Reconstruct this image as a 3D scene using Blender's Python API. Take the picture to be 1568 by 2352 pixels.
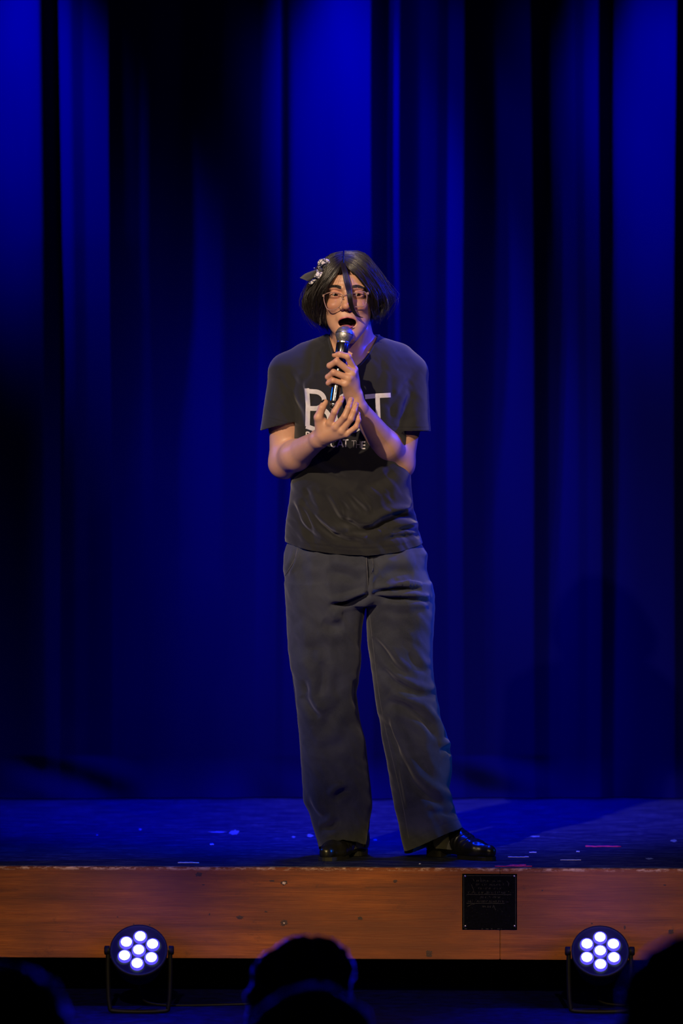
import bpy, bmesh, math, random
import numpy as np
from mathutils import Vector
from mathutils.bvhtree import BVHTree
random.seed(7); RNG = np.random.default_rng(7)
C = bpy.context.scene.collection
S = bpy.context.scene
for o in list(bpy.data.objects): bpy.data.objects.remove(o)

# ------------------------------------------------------------------ camera, world, lights, exposure
FPX, CAMZ, CAMD, HOR = 9960.0, 1.1, 12.0, 1055.0     # focal length in px, camera height, distance to the performer, horizon row
cam = bpy.data.cameras.new('camera'); camo = bpy.data.objects.new('camera', cam); C.objects.link(camo)
camo.location = (0, -CAMD, CAMZ); camo.rotation_euler = (math.pi/2, 0, 0)
cam.sensor_fit = 'VERTICAL'; cam.sensor_height = 36.0; cam.lens = FPX/2352*36.0
cam.shift_y = -(2352/2-HOR)/2352
cam.clip_start = 0.5; cam.clip_end = 60
cam.dof.use_dof = True; cam.dof.focus_distance = 11.83; cam.dof.aperture_fstop = 2.8
S.camera = camo
w = bpy.data.worlds.new('world'); S.world = w; w.use_nodes = True
w.node_tree.nodes['Background'].inputs[0].default_value = (0.02, 0.03, 0.3, 1)
w.node_tree.nodes['Background'].inputs[1].default_value = 0.004
S.view_settings.view_transform = 'Standard'; S.view_settings.look = 'None'
S.view_settings.gamma = 1; S.view_settings.use_curve_mapping = False; S.view_settings.exposure = 0.0

def spot(name, loc, aim, watts, col, deg, blend, size):
    l = bpy.data.lights.new(name, 'SPOT'); l.energy = watts; l.color = col
    l.spot_size = math.radians(deg); l.spot_blend = blend; l.shadow_soft_size = size
    o = bpy.data.objects.new(name, l); C.objects.link(o); o.location = loc
    o.rotation_euler = (Vector(aim)-Vector(loc)).to_track_quat('-Z', 'Y').to_euler()
    return o
spot('key_spotlight', (-3.0, -7.9, 5.2), (0.08, -0.1, 1.40), 3500, (1.0, 0.76, 0.53), 16, 1.0, 0.07)
spot('second_spotlight', (2.6, -8.2, 4.2), (0.08, -0.1, 1.42), 520, (1.0, 0.72, 0.50), 15, 1.0, 0.07)
for x in (-0.72, 0.02, 0.74):
    spot('house_wash', (x, -9.0, 3.4), (x, -0.35, -0.27), 3100 if x == 0.02 else 2100, (1.0, 0.72, 0.26), 6.4, 1.0, 0.06)
spot('blue_side_light', (3.7, 1.1, 3.1), (0.1, 0.0, 1.15), 1500, (0.0, 0.018, 1.0), 20, 0.6, 0.08)
spot('blue_head_light', (2.7, -1.6, 3.7), (0.10, -0.1, 1.54), 230, (0.0, 0.01, 1.0), 9, 0.8, 0.06)
spot('blue_leg_light', (3.8, 0.35, 1.0), (0.1, 0.0, 0.45), 420, (0.0, 0.16, 1.0), 17, 0.8, 0.08)
spot('blue_side_light_left', (-3.8, 0.7, 2.4), (0.0, 0, 0.7), 240, (0.0, 0.10, 1.0), 22, 0.6, 0.08)
spot('blue_floor_wash', (0.0, 0.95, 4.6), (0.0, 1.40, 0), 3900, (0.0, 0.004, 1.0), 40, 0.9, 0.2)
spot('blue_edge_wash', (0.0, 0.9, 4.6), (0.0, -0.05, 0), 650, (0.0, 0.03, 1.0), 26, 0.9, 0.2)
for x, e, sz in ((-1.00, 2500, 21), (-0.02, 2900, 20), (1.02, 2100, 20), (0.36, 500, 15), (0.74, 420, 15)):
    spot('blue_curtain_light', (x-0.75, 1.25, 4.0), (x+0.06, 2.05, 2.1), e, (0.0, 0.0, 1.0), sz, 1.0, 0.06)
spot('blue_curtain_wash', (-2.6, -0.4, 3.0), (0.9, 2.05, 0.2), 680, (0.0, 0.0, 1.0), 32, 1.0, 0.1)

# ------------------------------------------------------------------ helpers
def P(px, py, y=0.0):
    d = CAMD+y
    return np.array([(px-784.0)/FPX*d, y, CAMZ+(HOR-py)/FPX*d])
def topx(co):
    d = CAMD+co[:, 1]
    return 784+co[:, 0]/d*FPX, HOR-(co[:, 2]-CAMZ)/d*FPX

def tag(o, label=None, cat=None, group=None, kind=None):
    if label: o['label'] = label
    if cat: o['category'] = cat
    if group: o['group'] = group
    if kind: o['kind'] = kind
    return o
def empty(name, loc=(0, 0, 0)):
    o = bpy.data.objects.new(name, None); C.objects.link(o); o.location = loc; o.empty_display_size = 0.05
    return o
def link(name, me, mat, parent=None, smooth=True):
    if mat is not None:
        for m in (mat if isinstance(mat, (list, tuple)) else [mat]): me.materials.append(m)
    if smooth:
        me.polygons.foreach_set('use_smooth', [True]*len(me.polygons))
    o = bpy.data.objects.new(name, me); C.objects.link(o)
    if parent is not None:
        o.parent = parent; pl = parent
        off = Vector((0, 0, 0))
        while pl is not None: off += pl.location; pl = pl.parent
        if o.location == Vector((0, 0, 0)): o.location = -off          # vertices are given in world space
    return o
def mesh_np(name, V, Fc):
    me = bpy.data.meshes.new(name)
    V = np.asarray(V, dtype=np.float32); Fc = np.asarray(Fc, dtype=np.int32)
    n = Fc.shape[1]
    me.vertices.add(len(V)); me.vertices.foreach_set('co', V.ravel())
    me.loops.add(Fc.size); me.loops.foreach_set('vertex_index', Fc.ravel())
    me.polygons.add(len(Fc)); me.polygons.foreach_set('loop_start', np.arange(0, Fc.size, n, dtype=np.int32))
    me.polygons.foreach_set('loop_total', np.full(len(Fc), n, dtype=np.int32))
    me.update(calc_edges=True); me.validate()
    return me
def get_co(me):
    a = np.empty(len(me.vertices)*3, dtype=np.float32); me.vertices.foreach_get('co', a); return a.reshape(-1, 3).astype(np.float64)
def set_co(me, a): me.vertices.foreach_set('co', a.astype(np.float32).ravel()); me.update()
def get_no(me):
    a = np.empty(len(me.vertices)*3, dtype=np.float32); me.vertex_normals.foreach_get('vector', a); return a.reshape(-1, 3).astype(np.float64)
def bm_obj(name, bm, mat, parent=None, smooth=True):
    me = bpy.data.meshes.new(name); bm.normal_update(); bm.to_mesh(me); bm.free()
    return link(name, me, mat, parent, smooth)
def box(bm, c, s, bevel=0.0, rot=None):
    r = bmesh.ops.create_cube(bm, size=1.0)
    vs = r['verts']
    for v in vs: v.co = Vector((v.co.x*s[0], v.co.y*s[1], v.co.z*s[2]))
    if bevel > 0:
        es = list({e for v in vs for e in v.link_edges})
        q = bmesh.ops.bevel(bm, geom=es, offset=bevel, segments=2, affect='EDGES', profile=0.5)
        vs = list({v for f in q['faces'] for v in f.verts} | {v for v in vs if v.is_valid})
    for v in vs:
        if rot is not None: v.co = rot @ v.co
        v.co += Vector(c)
    return vs
def frame_of(d):
    d = d/np.linalg.norm(d); a = np.array([0, 0, 1.0]) if abs(d[2]) < 0.9 else np.array([1.0, 0, 0])
    u = np.cross(d, a); u /= np.linalg.norm(u); return u, np.cross(d, u)
def lathe(prof, origin, axis, seg=40):
    """prof: list of (t along axis, radius)"""
    axis = np.array(axis, float); axis /= np.linalg.norm(axis); u, v = frame_of(axis)
    ang = np.linspace(0, 2*math.pi, seg, endpoint=False)
    V = []; Fc = []
    for t, r in prof:
        for a in ang: V.append(np.array(origin)+axis*t+(u*math.cos(a)+v*math.sin(a))*max(r, 1e-5))
    for i in range(len(prof)-1):
        for j in range(seg):
            k = (j+1) % seg
            Fc.append((i*seg+j, i*seg+k, (i+1)*seg+k, (i+1)*seg+j))
    return mesh_np('lathe', V, Fc)
def tube_np(pts, rad, seg=8, closed=False, flat=1.0):
    pts = np.asarray(pts, float); n = len(pts)
    rad = np.full(n, rad) if np.isscalar(rad) else np.asarray(rad, float)
    if closed: tan = np.roll(pts, -1, 0)-np.roll(pts, 1, 0)
    else: tan = np.gradient(pts, axis=0)
    tan /= np.linalg.norm(tan, axis=1)[:, None]+1e-12
    u, _ = frame_of(tan[0]); V = []
    for i in range(n):
        u = u-tan[i]*np.dot(u, tan[i]); u /= np.linalg.norm(u)+1e-12; v = np.cross(tan[i], u)
        for j in range(seg):
            a = 2*math.pi*j/seg
            V.append(pts[i]+rad[i]*(u*math.cos(a)*flat+v*math.sin(a)))
    Fc = []
    for i in range(n if closed else n-1):
        i2 = (i+1) % n
        for j in range(seg):
            k = (j+1) % seg
            Fc.append((i*seg+j, i*seg+k, i2*seg+k, i2*seg+j))
    return np.array(V), np.array(Fc)
def catmull(pts, n):
    pts = np.asarray(pts, float); m = len(pts)
    p = np.vstack([2*pts[0]-pts[1], pts, 2*pts[-1]-pts[-2]])
    t = np.linspace(0, m-1-1e-9, n); i = t.astype(int); f = (t-i)[:, None]
    a, b, c, d = p[i], p[i+1], p[i+2], p[i+3]
    return 0.5*((2*b)+(c-a)*f+(2*a-5*b+4*c-d)*f**2+(3*b-a-3*c+d)*f**3)

# ---- materials
def nodes_of(name):
    m = bpy.data.materials.new(name); m.use_nodes = True
    return m, m.node_tree, m.node_tree.nodes['Principled BSDF']
def N(nt, t, **kw):
    n = nt.nodes.new(t)
    for k, v in kw.items(): setattr(n, k, v)
    return n
def noise(nt, scale, detail=4, rough=0.5, stretch=(1, 1, 1), coord='Object', dist=0.0):
    tc = N(nt, 'ShaderNodeTexCoord'); mp = N(nt, 'ShaderNodeMapping'); mp.inputs['Scale'].default_value = stretch
    nt.links.new(tc.outputs[coord], mp.inputs['Vector'])
    n = N(nt, 'ShaderNodeTexNoise'); n.inputs['Scale'].default_value = scale; n.inputs['Detail'].default_value = detail
    n.inputs['Roughness'].default_value = rough; n.inputs['Distortion'].default_value = dist
    nt.links.new(mp.outputs[0], n.inputs['Vector'])
    return n.outputs['Fac']
def ramp(nt, fac, stops):
    r = N(nt, 'ShaderNodeValToRGB'); e = r.color_ramp.elements
    while len(e) > 1: e.remove(e[-1])
    e[0].position, e[0].color = stops[0][0], tuple(stops[0][1])+(1,)
    for p, c in stops[1:]:
        q = e.new(p); q.color = tuple(c)+(1,)
    nt.links.new(fac, r.inputs['Fac']); return r.outputs['Color']
def mixc(nt, fac, a, b, mode='MIX'):
    m = N(nt, 'ShaderNodeMix', data_type='RGBA', blend_type=mode)
    for s, v in ((m.inputs['Factor'], fac), (m.inputs['A'], a), (m.inputs['B'], b)):
        if isinstance(v, bpy.types.NodeSocket): nt.links.new(v, s)
        elif isinstance(v, (int, float)): s.default_value = v
        else: s.default_value = tuple(v)+(1,)
    return m.outputs['Result']
def bump(nt, bsdf, fac, strength, dist=0.001):
    b = N(nt, 'ShaderNodeBump'); b.inputs['Strength'].default_value = strength; b.inputs['Distance'].default_value = dist
    nt.links.new(fac, b.inputs['Height']); nt.links.new(b.outputs[0], bsdf.inputs['Normal'])
def simple(name, col, rough=0.5, metal=0.0, var=0.15, nscale=60, bmp=0.0, spec=0.5, sheen=0.0, stretch=(1, 1, 1), bdist=0.001, coat=0.0):
    m, nt, b = nodes_of(name)
    f = noise(nt, nscale, 5, 0.6, stretch)
    c2 = tuple(min(1, c*(1+var)) for c in col); c1 = tuple(c*(1-var) for c in col)
    nt.links.new(ramp(nt, f, [(0.3, c1), (0.7, c2)]), b.inputs['Base Color'])
    b.inputs['Roughness'].default_value = rough; b.inputs['Metallic'].default_value = metal
    b.inputs['Specular IOR Level'].default_value = spec; b.inputs['Coat Weight'].default_value = coat
    if sheen: b.inputs['Sheen Weight'].default_value = sheen; b.inputs['Sheen Roughness'].default_value = 0.4
    if bmp: bump(nt, b, f, bmp, bdist)
    return m
def emit(name, col, strength):
    m, nt, b = nodes_of(name); b.inputs['Base Color'].default_value = (0.02, 0.02, 0.03, 1)
    b.inputs['Emission Color'].default_value = tuple(col)+(1,); b.inputs['Emission Strength'].default_value = strength
    return m

# ---- implicit surfaces on a rectilinear grid
def axis_pts(segs):
    """segs: [(start, end, step), ...] contiguous"""
    out = []
    for a, b, s in segs:
        n = max(1, int(round((b-a)/s))); out += list(np.linspace(a, b, n, endpoint=False))
    out.append(segs[-1][1]); return np.array(out)
class Field:
    def __init__(s, xs, ys, zs):
        s.x, s.y, s.z = [np.asarray(a, np.float32) for a in (xs, ys, zs)]
        s.F = np.full((len(xs), len(ys), len(zs)), 0.06, np.float32)
    def sl(s, lo, hi):
        r = []
        for a, l, h in zip((s.x, s.y, s.z), lo, hi):
            i0 = max(0, np.searchsorted(a, l)-1); i1 = min(len(a), np.searchsorted(a, h)+1); r.append(slice(i0, i1))
        return tuple(r)
    def add(s, fn, lo, hi, k=0.004, op='u', pad=None):
        pad = (k+0.006) if pad is None else pad
        q = s.sl(np.array(lo)-pad, np.array(hi)+pad)
        if any(a.stop <= a.start for a in q): return
        X = s.x[q[0]][:, None, None]; Y = s.y[q[1]][None, :, None]; Z = s.z[q[2]][None, None, :]
        d = fn(X, Y, Z).astype(np.float32); f = s.F[q]
        if op == 'u':
            h = np.clip(k-np.abs(f-d), 0, None)/k; s.F[q] = np.minimum(f, d)-h*h*k*0.25
        elif op == 's':
            d = -d; h = np.clip(k-np.abs(f-d), 0, None)/k; s.F[q] = np.maximum(f, d)+h*h*k*0.25
    def cone(s, a, b, ra, rb, k=0.004, op='u', sc=(1, 1, 1)):
        a = np.asarray(a, float); b = np.asarray(b, float); r = max(ra, rb)
        s.add(cone_fn(a, b, ra, rb), np.minimum(a, b)-r, np.maximum(a, b)+r, k, op)
    def ell(s, c, r, k=0.004, op='u', rot=0.0):
        c = np.asarray(c, float); r = np.asarray(r, float); R = max(r) if rot else 0
        s.add(ell_fn(c, r, rot), c-np.maximum(r, R), c+np.maximum(r, R), k, op)
    def mesh(s, name='m'):
        F = s.F; sg = F < 0
        al = sg[:-1, :-1, :-1].copy(); an = al.copy()
        for dx in (0, 1):
            for dy in (0, 1):
                for dz in (0, 1):
                    q = sg[dx:sg.shape[0]-1+dx, dy:sg.shape[1]-1+dy, dz:sg.shape[2]-1+dz]; al &= q; an |= q
        I, J, K = np.nonzero(an & ~al)
        ny, nz = F.shape[1], F.shape[2]
        key = (I.astype(np.int64)*ny+J)*nz+K
        cv = {}
        for c in range(8):
            cv[c] = F[I+(c & 1), J+((c >> 1) & 1), K+((c >> 2) & 1)].astype(np.float64)
        acc = np.zeros((len(I), 3)); cnt = np.zeros(len(I))
        for c in range(8):
            for ax in range(3):
                if (c >> ax) & 1: continue
                c2 = c | (1 << ax); a, b = cv[c], cv[c2]; m = (a < 0) != (b < 0)
                t = np.where(m, a/np.where(m, a-b, 1), 0)
                p = np.stack([np.full(len(I), (c >> q) & 1, float) for q in range(3)], 1); p[:, ax] += t
                acc += p*m[:, None]; cnt += m
        p = acc/cnt[:, None]
        X = s.x[I]+p[:, 0]*(s.x[I+1]-s.x[I]); Y = s.y[J]+p[:, 1]*(s.y[J+1]-s.y[J]); Z = s.z[K]+p[:, 2]*(s.z[K+1]-s.z[K])
        V = np.stack([X, Y, Z], 1); quads = []
        off = ((0, 1, 0), (0, 0, 1)), ((0, 0, 1), (1, 0, 0)), ((1, 0, 0), (0, 1, 0))
        for ax, c2 in enumerate((1, 2, 4)):
            a, b = cv[0], cv[c2]; m = (a < 0) != (b < 0)
            i, j, k = I[m], J[m], K[m]; o1, o2 = off[ax]
            def idx(o): return ((i-o[0]).astype(np.int64)*ny+(j-o[1]))*nz+(k-o[2])
            ks = [idx((0, 0, 0)), idx(o1), idx((o1[0]+o2[0], o1[1]+o2[1], o1[2]+o2[2])), idx(o2)]
            pos = [np.searchsorted(key, q) for q in ks]
            ok = np.ones(len(i), bool)
            for q, r in zip(ks, pos): ok &= (r < len(key)) & (key[np.minimum(r, len(key)-1)] == q)
            Q = np.stack(pos, 1)[ok]; flip = (a[m] < 0)[ok]
            Q[~flip] = Q[~flip][:, ::-1]; quads.append(Q)
        return mesh_np(name, V, np.vstack(quads))
def cone_fn(a, b, ra, rb):
    ab = b-a; L2 = float(ab@ab)+1e-12
    def f(X, Y, Z):
        x, y, z = X-a[0], Y-a[1], Z-a[2]
        t = np.clip((x*ab[0]+y*ab[1]+z*ab[2])/L2, 0, 1)
        return np.sqrt((x-t*ab[0])**2+(y-t*ab[1])**2+(z-t*ab[2])**2)-(ra+(rb-ra)*t)
    return f
def ell_fn(c, r, rot=0.0):
    cs, sn = math.cos(rot), math.sin(rot)
    def f(X, Y, Z):
        x, y, z = X-c[0], Y-c[1], Z-c[2]
        if rot: x, z = x*cs+z*sn+0*y, -x*sn+z*cs+0*y
        k0 = np.sqrt((x/r[0])**2+(y/r[1])**2+(z/r[2])**2); k1 = np.sqrt((x/r[0]**2)**2+(y/r[1]**2)**2+(z/r[2]**2)**2)+1e-9
        return k0*(k0-1)/k1
    return f
def loft_fn(tab, n=2.3, shrink=0.0):
    """tab rows: z, xl, xr, yc, b (metres)"""
    t = np.array(sorted([list(r) for r in tab])); z = t[:, 0]
    zz = np.linspace(z[0], z[-1], 400); cols = [np.interp(zz, z, t[:, k]) for k in range(1, 5)]
    ker = np.ones(9)/9
    cols = [np.convolve(np.pad(c, 4, mode='edge'), ker, 'valid') for c in cols]
    def f(X, Y, Z):
        Zf = Z.ravel(); xl, xr, yc, b = [np.interp(Zf, zz, c).reshape(Z.shape) for c in cols]
        cx = (xl+xr)/2; a = np.maximum((xr-xl)/2-shrink, 1e-3); b = np.maximum(b-shrink, 1e-3)
        u = np.abs(X-cx)/a; v = np.abs(Y-yc)/b
        k = (u**n+v**n)**(1.0/n)+1e-9
        g = np.sqrt((u**(n-1)/a)**2+(v**(n-1)/b)**2)/k**(n-1)+1e-6
        d = (k-1)/g
        d = np.where(k < 0.3, -np.minimum(a, b)*0.7, d)
        cap = np.maximum(Z-z[-1], z[0]-Z)
        return np.maximum(d, cap)
    return f, (t[:, 1].min(), (t[:, 3]-t[:, 4]).min(), z[0]), (t[:, 2].max(), (t[:, 3]+t[:, 4]).max(), z[-1])
def pxtab(rows):
    """rows: py, xl, xr, yc, b in photograph px at the performer's distance -> metres"""
    out = []
    for py, xl, xr, yc, b in rows:
        l = P(xl, py, 0.0); r = P(xr, py, 0.0); out.append((l[2], l[0], r[0], yc, b))
    return out
def vnoise(co, scale, seed=0):
    """cheap smooth value noise on points"""
    p = co*scale+seed*17.3; i = np.floor(p).astype(np.int64); f = p-i; f = f*f*(3-2*f)
    def h(a, b, c):
        n = (a*374761393+b*668265263+c*2147483647+seed*974711) & 0x7fffffff
        n = ((n ^ (n >> 13))*1274126177) & 0x7fffffff
        return ((n ^ (n >> 16)) & 0xffff)/65535.0
    r = 0
    for dx in (0, 1):
        for dy in (0, 1):
            for dz in (0, 1):
                wgt = (f[:, 0] if dx else 1-f[:, 0])*(f[:, 1] if dy else 1-f[:, 1])*(f[:, 2] if dz else 1-f[:, 2])
                r = r+wgt*h(i[:, 0]+dx, i[:, 1]+dy, i[:, 2]+dz)
    return r*2-1
def fold_disp(px, py, folds):
    """folds: (points, half width px, depth m). A crease with a rounded ridge above it; fades at both ends"""
    out = np.zeros(len(px))
    for pts, wd, dep in folds:
        c = catmull(np.array(pts, float), 24)
        lo, hi = c.min(0)-5*wd, c.max(0)+5*wd
        m = np.nonzero((px > lo[0]) & (px < hi[0]) & (py > lo[1]) & (py < hi[1]))[0]
        if not len(m): continue
        q = np.stack([px[m], py[m]], 1); best = np.full(len(m), 1e9); sd = np.zeros(len(m)); tt = np.zeros(len(m))
        for i in range(len(c)-1):
            ab = c[i+1]-c[i]; t = np.clip(((q-c[i])@ab)/(ab@ab+1e-9), 0, 1); dd = q-c[i]-t[:, None]*ab
            d = np.hypot(dd[:, 0], dd[:, 1]); u = d < best
            best[u] = d[u]; sd[u] = (ab[0]*dd[:, 1]-ab[1]*dd[:, 0])[u]; tt[u] = ((i+t)/(len(c)-1))[u]
        sgn = np.sign(sd)*best
        fade = np.clip(np.sin(np.clip(tt, 0.0, 1.0)*math.pi), 0, 1)**0.6*np.exp(-(np.clip(best-wd*3, 0, None)/wd)**2)
        prof = -np.exp(-(sgn/wd)**2)+0.75*np.exp(-((sgn+2.0*wd)/(1.3*wd))**2)+0.25*np.exp(-((sgn-2.2*wd)/(1.5*wd))**2)
        out[m] += dep*prof*fade
    return out

# ------------------------------------------------------------------ setting
CURT_Y = 2.05
def edge_y(x): return -0.320-0.0405*x                    # the stage front runs slightly askew to the lens
SKEW = math.atan(-0.0405)
APR = -0.364                                             # top of the low apron in front of the stage
HOUSE = -1.0

# stage floor: black painted boards, scuffed
m_floor, nt, b = nodes_of('stage_paint')
scf = noise(nt, 9, 10, 0.72, (1.0, 2.6, 1)); fine = noise(nt, 90, 6, 0.7, (0.5, 3.0, 1)); big = noise(nt, 2.2, 3, 0.5)
wear = ramp(nt, scf, [(0.40, (0, 0, 0)), (0.48, (0.14,)*3), (0.58, (0.5,)*3), (0.75, (0.9,)*3)])
wf = ramp(nt, fine, [(0.42, (0, 0, 0)), (0.66, (1, 1, 1))])
wr = mixc(nt, 1.0, wear, wf, 'MULTIPLY')
base = mixc(nt, big, (0.003, 0.004, 0.021), (0.005, 0.006, 0.034))
colr = mixc(nt, wr, base, (0.15, 0.18, 0.22))
nt.links.new(colr, b.inputs['Base Color'])
nt.links.new(ramp(nt, fine, [(0.3, (0.38,)*3), (0.7, (0.62,)*3)]), b.inputs['Roughness'])
b.inputs['Specular IOR Level'].default_value = 0.35
bump(nt, b, fine, 0.25, 0.001)
bm = bmesh.new()
xs_ = np.linspace(-3.2, 3.2, 33); ys_ = [0.0, 0.25, 0.5, 1.0, 1.5, 2.0, 2.6, 3.3]
def slab(bm, x0, x1, zt, zb, yf, yb):
    """block whose front follows edge_y"""
    v = [bm.verts.new(p) for p in ((x0, yf(x0), zb), (x1, yf(x1), zb), (x1, yb, zb), (x0, yb, zb), (x0, yf(x0), zt), (x1, yf(x1), zt), (x1, yb, zt), (x0, yb, zt))]
    for f in ((0, 3, 2, 1), (4, 5, 6, 7), (0, 1, 5, 4), (1, 2, 6, 5), (2, 3, 7, 6), (3, 0, 4, 7)): bm.faces.new([v[i] for i in f])
slab(bm, -3.2, 3.2, 0.0, -0.03, lambda x: edge_y(x)+0.028, 3.0)
floor = bm_obj('floor', bm, m_floor, smooth=False); tag(floor, 'scuffed black painted stage floor lit blue', kind='structure')

# timber fascia of the stage front
m_wood, nt, b = nodes_of('stage_timber')
g1 = noise(nt, 5, 10, 0.62, (0.55, 1, 9.0), dist=0.4); g2 = noise(nt, 60, 8, 0.75, (0.16, 1, 5.0)); g3 = noise(nt, 2.0, 4, 0.6, (1, 1, 2.5)); g4 = noise(nt, 20, 7, 0.75, (0.7, 1, 1.2))
cw = ramp(nt, g1, [(0.25, (0.11, 0.021, 0.002)), (0.5, (0.27, 0.062, 0.004)), (0.78, (0.40, 0.108, 0.010))])
cw = mixc(nt, ramp(nt, g2, [(0.35, (0, 0, 0)), (0.62, (0.75,)*3)]), mixc(nt, 0.5, cw, (0.05, 0.012, 0.004), 'MULTIPLY'), cw)
cw = mixc(nt, ramp(nt, g4, [(0.60, (0, 0, 0)), (0.75, (0.8,)*3)]), cw, (0.04, 0.008, 0.003))
cw = mixc(nt, ramp(nt, g3, [(0.38, (0.75,)*3), (0.58, (0, 0, 0))]), cw, (0.10, 0.022, 0.006))
tc = N(nt, 'ShaderNodeTexCoord'); sp = N(nt, 'ShaderNodeSeparateXYZ'); nt.links.new(tc.outputs['Object'], sp.inputs[0])
mr = N(nt, 'ShaderNodeMapRange'); nt.links.new(sp.outputs['Z'], mr.inputs['Value'])
for k, v in (('From Min', -0.010), ('From Max', -0.002), ('To Min', 0), ('To Max', 1)): mr.inputs[k].default_value = v
chip = noise(nt, 30, 8, 0.75, (1.2, 1, 3))
mm = N(nt, 'ShaderNodeMath', operation='MULTIPLY'); nt.links.new(mr.outputs[0], mm.inputs[0])
cr = ramp(nt, chip, [(0.48, (0, 0, 0)), (0.60, (1, 1, 1))]); nt.links.new(cr, mm.inputs[1])
cw = mixc(nt, mm.outputs[0], cw, (0.55, 0.36, 0.22))
nt.links.new(cw, b.inputs['Base Color']); b.inputs['Roughness'].default_value = 0.55; b.inputs['Specular IOR Level'].default_value = 0.3
bump(nt, b, g2, 0.5, 0.0012)
JX = P(1148, 2100, -0.34)[0]
for k, (x0, x1) in enumerate(((-3.2, JX-0.0006), (JX+0.0006, 3.2))):
    bm = bmesh.new(); slab(bm, x0, x1, -0.0005, -0.2455, edge_y, 0.0)
    # make the front board 28 mm thick only
    for v in bm.verts:
        if v.co.y > -0.1: v.co.y = edge_y(v.co.x)+0.028
    bmesh.ops.bevel(bm, geom=bm.edges[:], offset=0.0015, segments=2, affect='EDGES')
    o = bm_obj('trim_%d' % (k+1), bm, m_wood, smooth=False); tag(o, 'orange brown timber board facing the stage edge', kind='structure')

m_black = simple('matt_black', (0.004, 0.004, 0.006), 0.9, bmp=0.2, spec=0.1)
bm = bmesh.new(); box(bm, (0, 0.02, -0.64), (6.4, 0.04, 0.80))
o = bm_obj('wall_riser', bm, m_black, smooth=False); tag(o, 'dark recessed riser beneath the stage board', kind='structure')
m_apr = simple('apron_paint', (0.0008, 0.001, 0.060), 0.8, var=0.6, nscale=25, bmp=0.3, spec=.05)
bm = bmesh.new(); box(bm, (0, -0.66, APR-0.03), (6.4, 1.32, 0.06), 0.004); box(bm, (0, -1.29, APR-0.35), (6.4, 0.04, 0.6))
o = bm_obj('trim_3', bm, m_apr, smooth=False); tag(o, 'low dark apron step in front of the stage', kind='structure')
m_house = simple('house_floor_carpet', (0.02, 0.02, 0.03), 0.95, bmp=0.3)
bm = bmesh.new(); box(bm, (0, -6.6, HOUSE-0.05), (9, 10.7, 0.1))
o = bm_obj('floor', bm, m_house, smooth=False); tag(o, 'dark auditorium floor under the audience', kind='structure')
bm = bmesh.new(); box(bm, (0, 3.05, 2.4), (6.4, 0.1, 4.9))
o = bm_obj('wall_back', bm, m_black, smooth=False); tag(o, 'black back wall behind the curtain', kind='structure')

# curtain: one heavy velour drop in deep folds. Slopes that turn to the lamps catch the light, the returns fall dark
bands = [(-900,.3),(-860,.0),(-800,.5),(-700,.1),(-600,.5),(-560,0),(-480,.6),(-400,.2),(-330,0),(-260,.5),(-160,.3),(-120,0),(-60,.5),
 (0,.60),(60,.72),(100,.55),(114,-.35),(134,-.35),(142,.62),(166,.60),(180,.16),(198,.2),(208,.40),(256,.44),(261,-.2),(275,.02),(322,.05),(332,.16),(346,.14),(356,.03),(408,.03),
 (420,.22),(505,.26),(522,.05),(590,.02),(600,.60),(634,.60),(641,-.1),(652,-.3),(662,.12),(676,.52),(730,.62),(765,.80),(800,.66),(852,.66),(859,-.4),(893,-.4),(900,.76),(917,.74),(922,-.1),
 (960,.06),(968,.14),(1000,.12),(1008,.04),(1026,.06),(1034,.54),(1060,.52),(1067,-.15),(1132,.05),(1142,.26),(1224,.3),(1230,-.4),(1258,-.35),(1266,.18),(1284,.20),(1292,.42),(1322,.40),
 (1332,.12),(1346,.12),(1354,.40),(1378,.36),(1384,-.45),(1408,-.45),(1418,.78),(1448,.70),(1470,.5),(1546,.56),(1551,-.4),(1582,-.3),(1590,.5),(1680,.4),(1700,0),(1760,.1),(1780,.6),(1860,.4),(1880,0),
 (1960,.3),(2060,.5),(2090,0),(2200,.5),(2300,.1),(2400,.4),(2500,.2)]
bp = np.array(bands, float)
def curtain_profile(px, shift=0.0):
    bri = np.interp(px, bp[:, 0], bp[:, 1])
    return bri
X = np.arange(-960, 2540, 3.0)
dx = 3.0/FPX*(CAMD+CURT_Y)
NZ = 150; zt = 4.6; Zs = np.concatenate([np.linspace(0.004, 0.16, 26), np.linspace(0.16, zt, NZ)[1:]])
rows = []
for z in Zs:
    lean = 10*np.sin(X/170.0+1.0)*(z/3.0-0.4) + 5*np.sin(X/61.0)*(z/3-0.3)+3*np.sin(z*2.1+X/90)
    bri = np.interp(X+lean, bp[:, 0], bp[:, 1])
    soft = 0.55+0.45*min(1, z/1.6)                       # folds open out towards the hem
    bri = np.where(bri < 0, bri*soft, 0.32+(bri-0.32)*soft)
    sl = -(bri-0.30)*3.0                                 # dy/dx
    sl = sl-sl.mean()
    h = np.cumsum(sl)*dx
    k = int(0.62/dx)                                     # keep the sheet hanging in one plane
    h = h-np.convolve(np.pad(h, k, mode='edge'), np.ones(2*k+1)/(2*k+1), 'valid')
    h = h+0.004*np.sin(X/23.0+z*1.3)
    amp = 0.30+0.70*min(1.0, max(0.0, (z-0.1)/1.7))
    rows.append(np.tanh(h/0.26)*0.26*amp)
Hh = np.array(rows)
V = []; 
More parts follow.
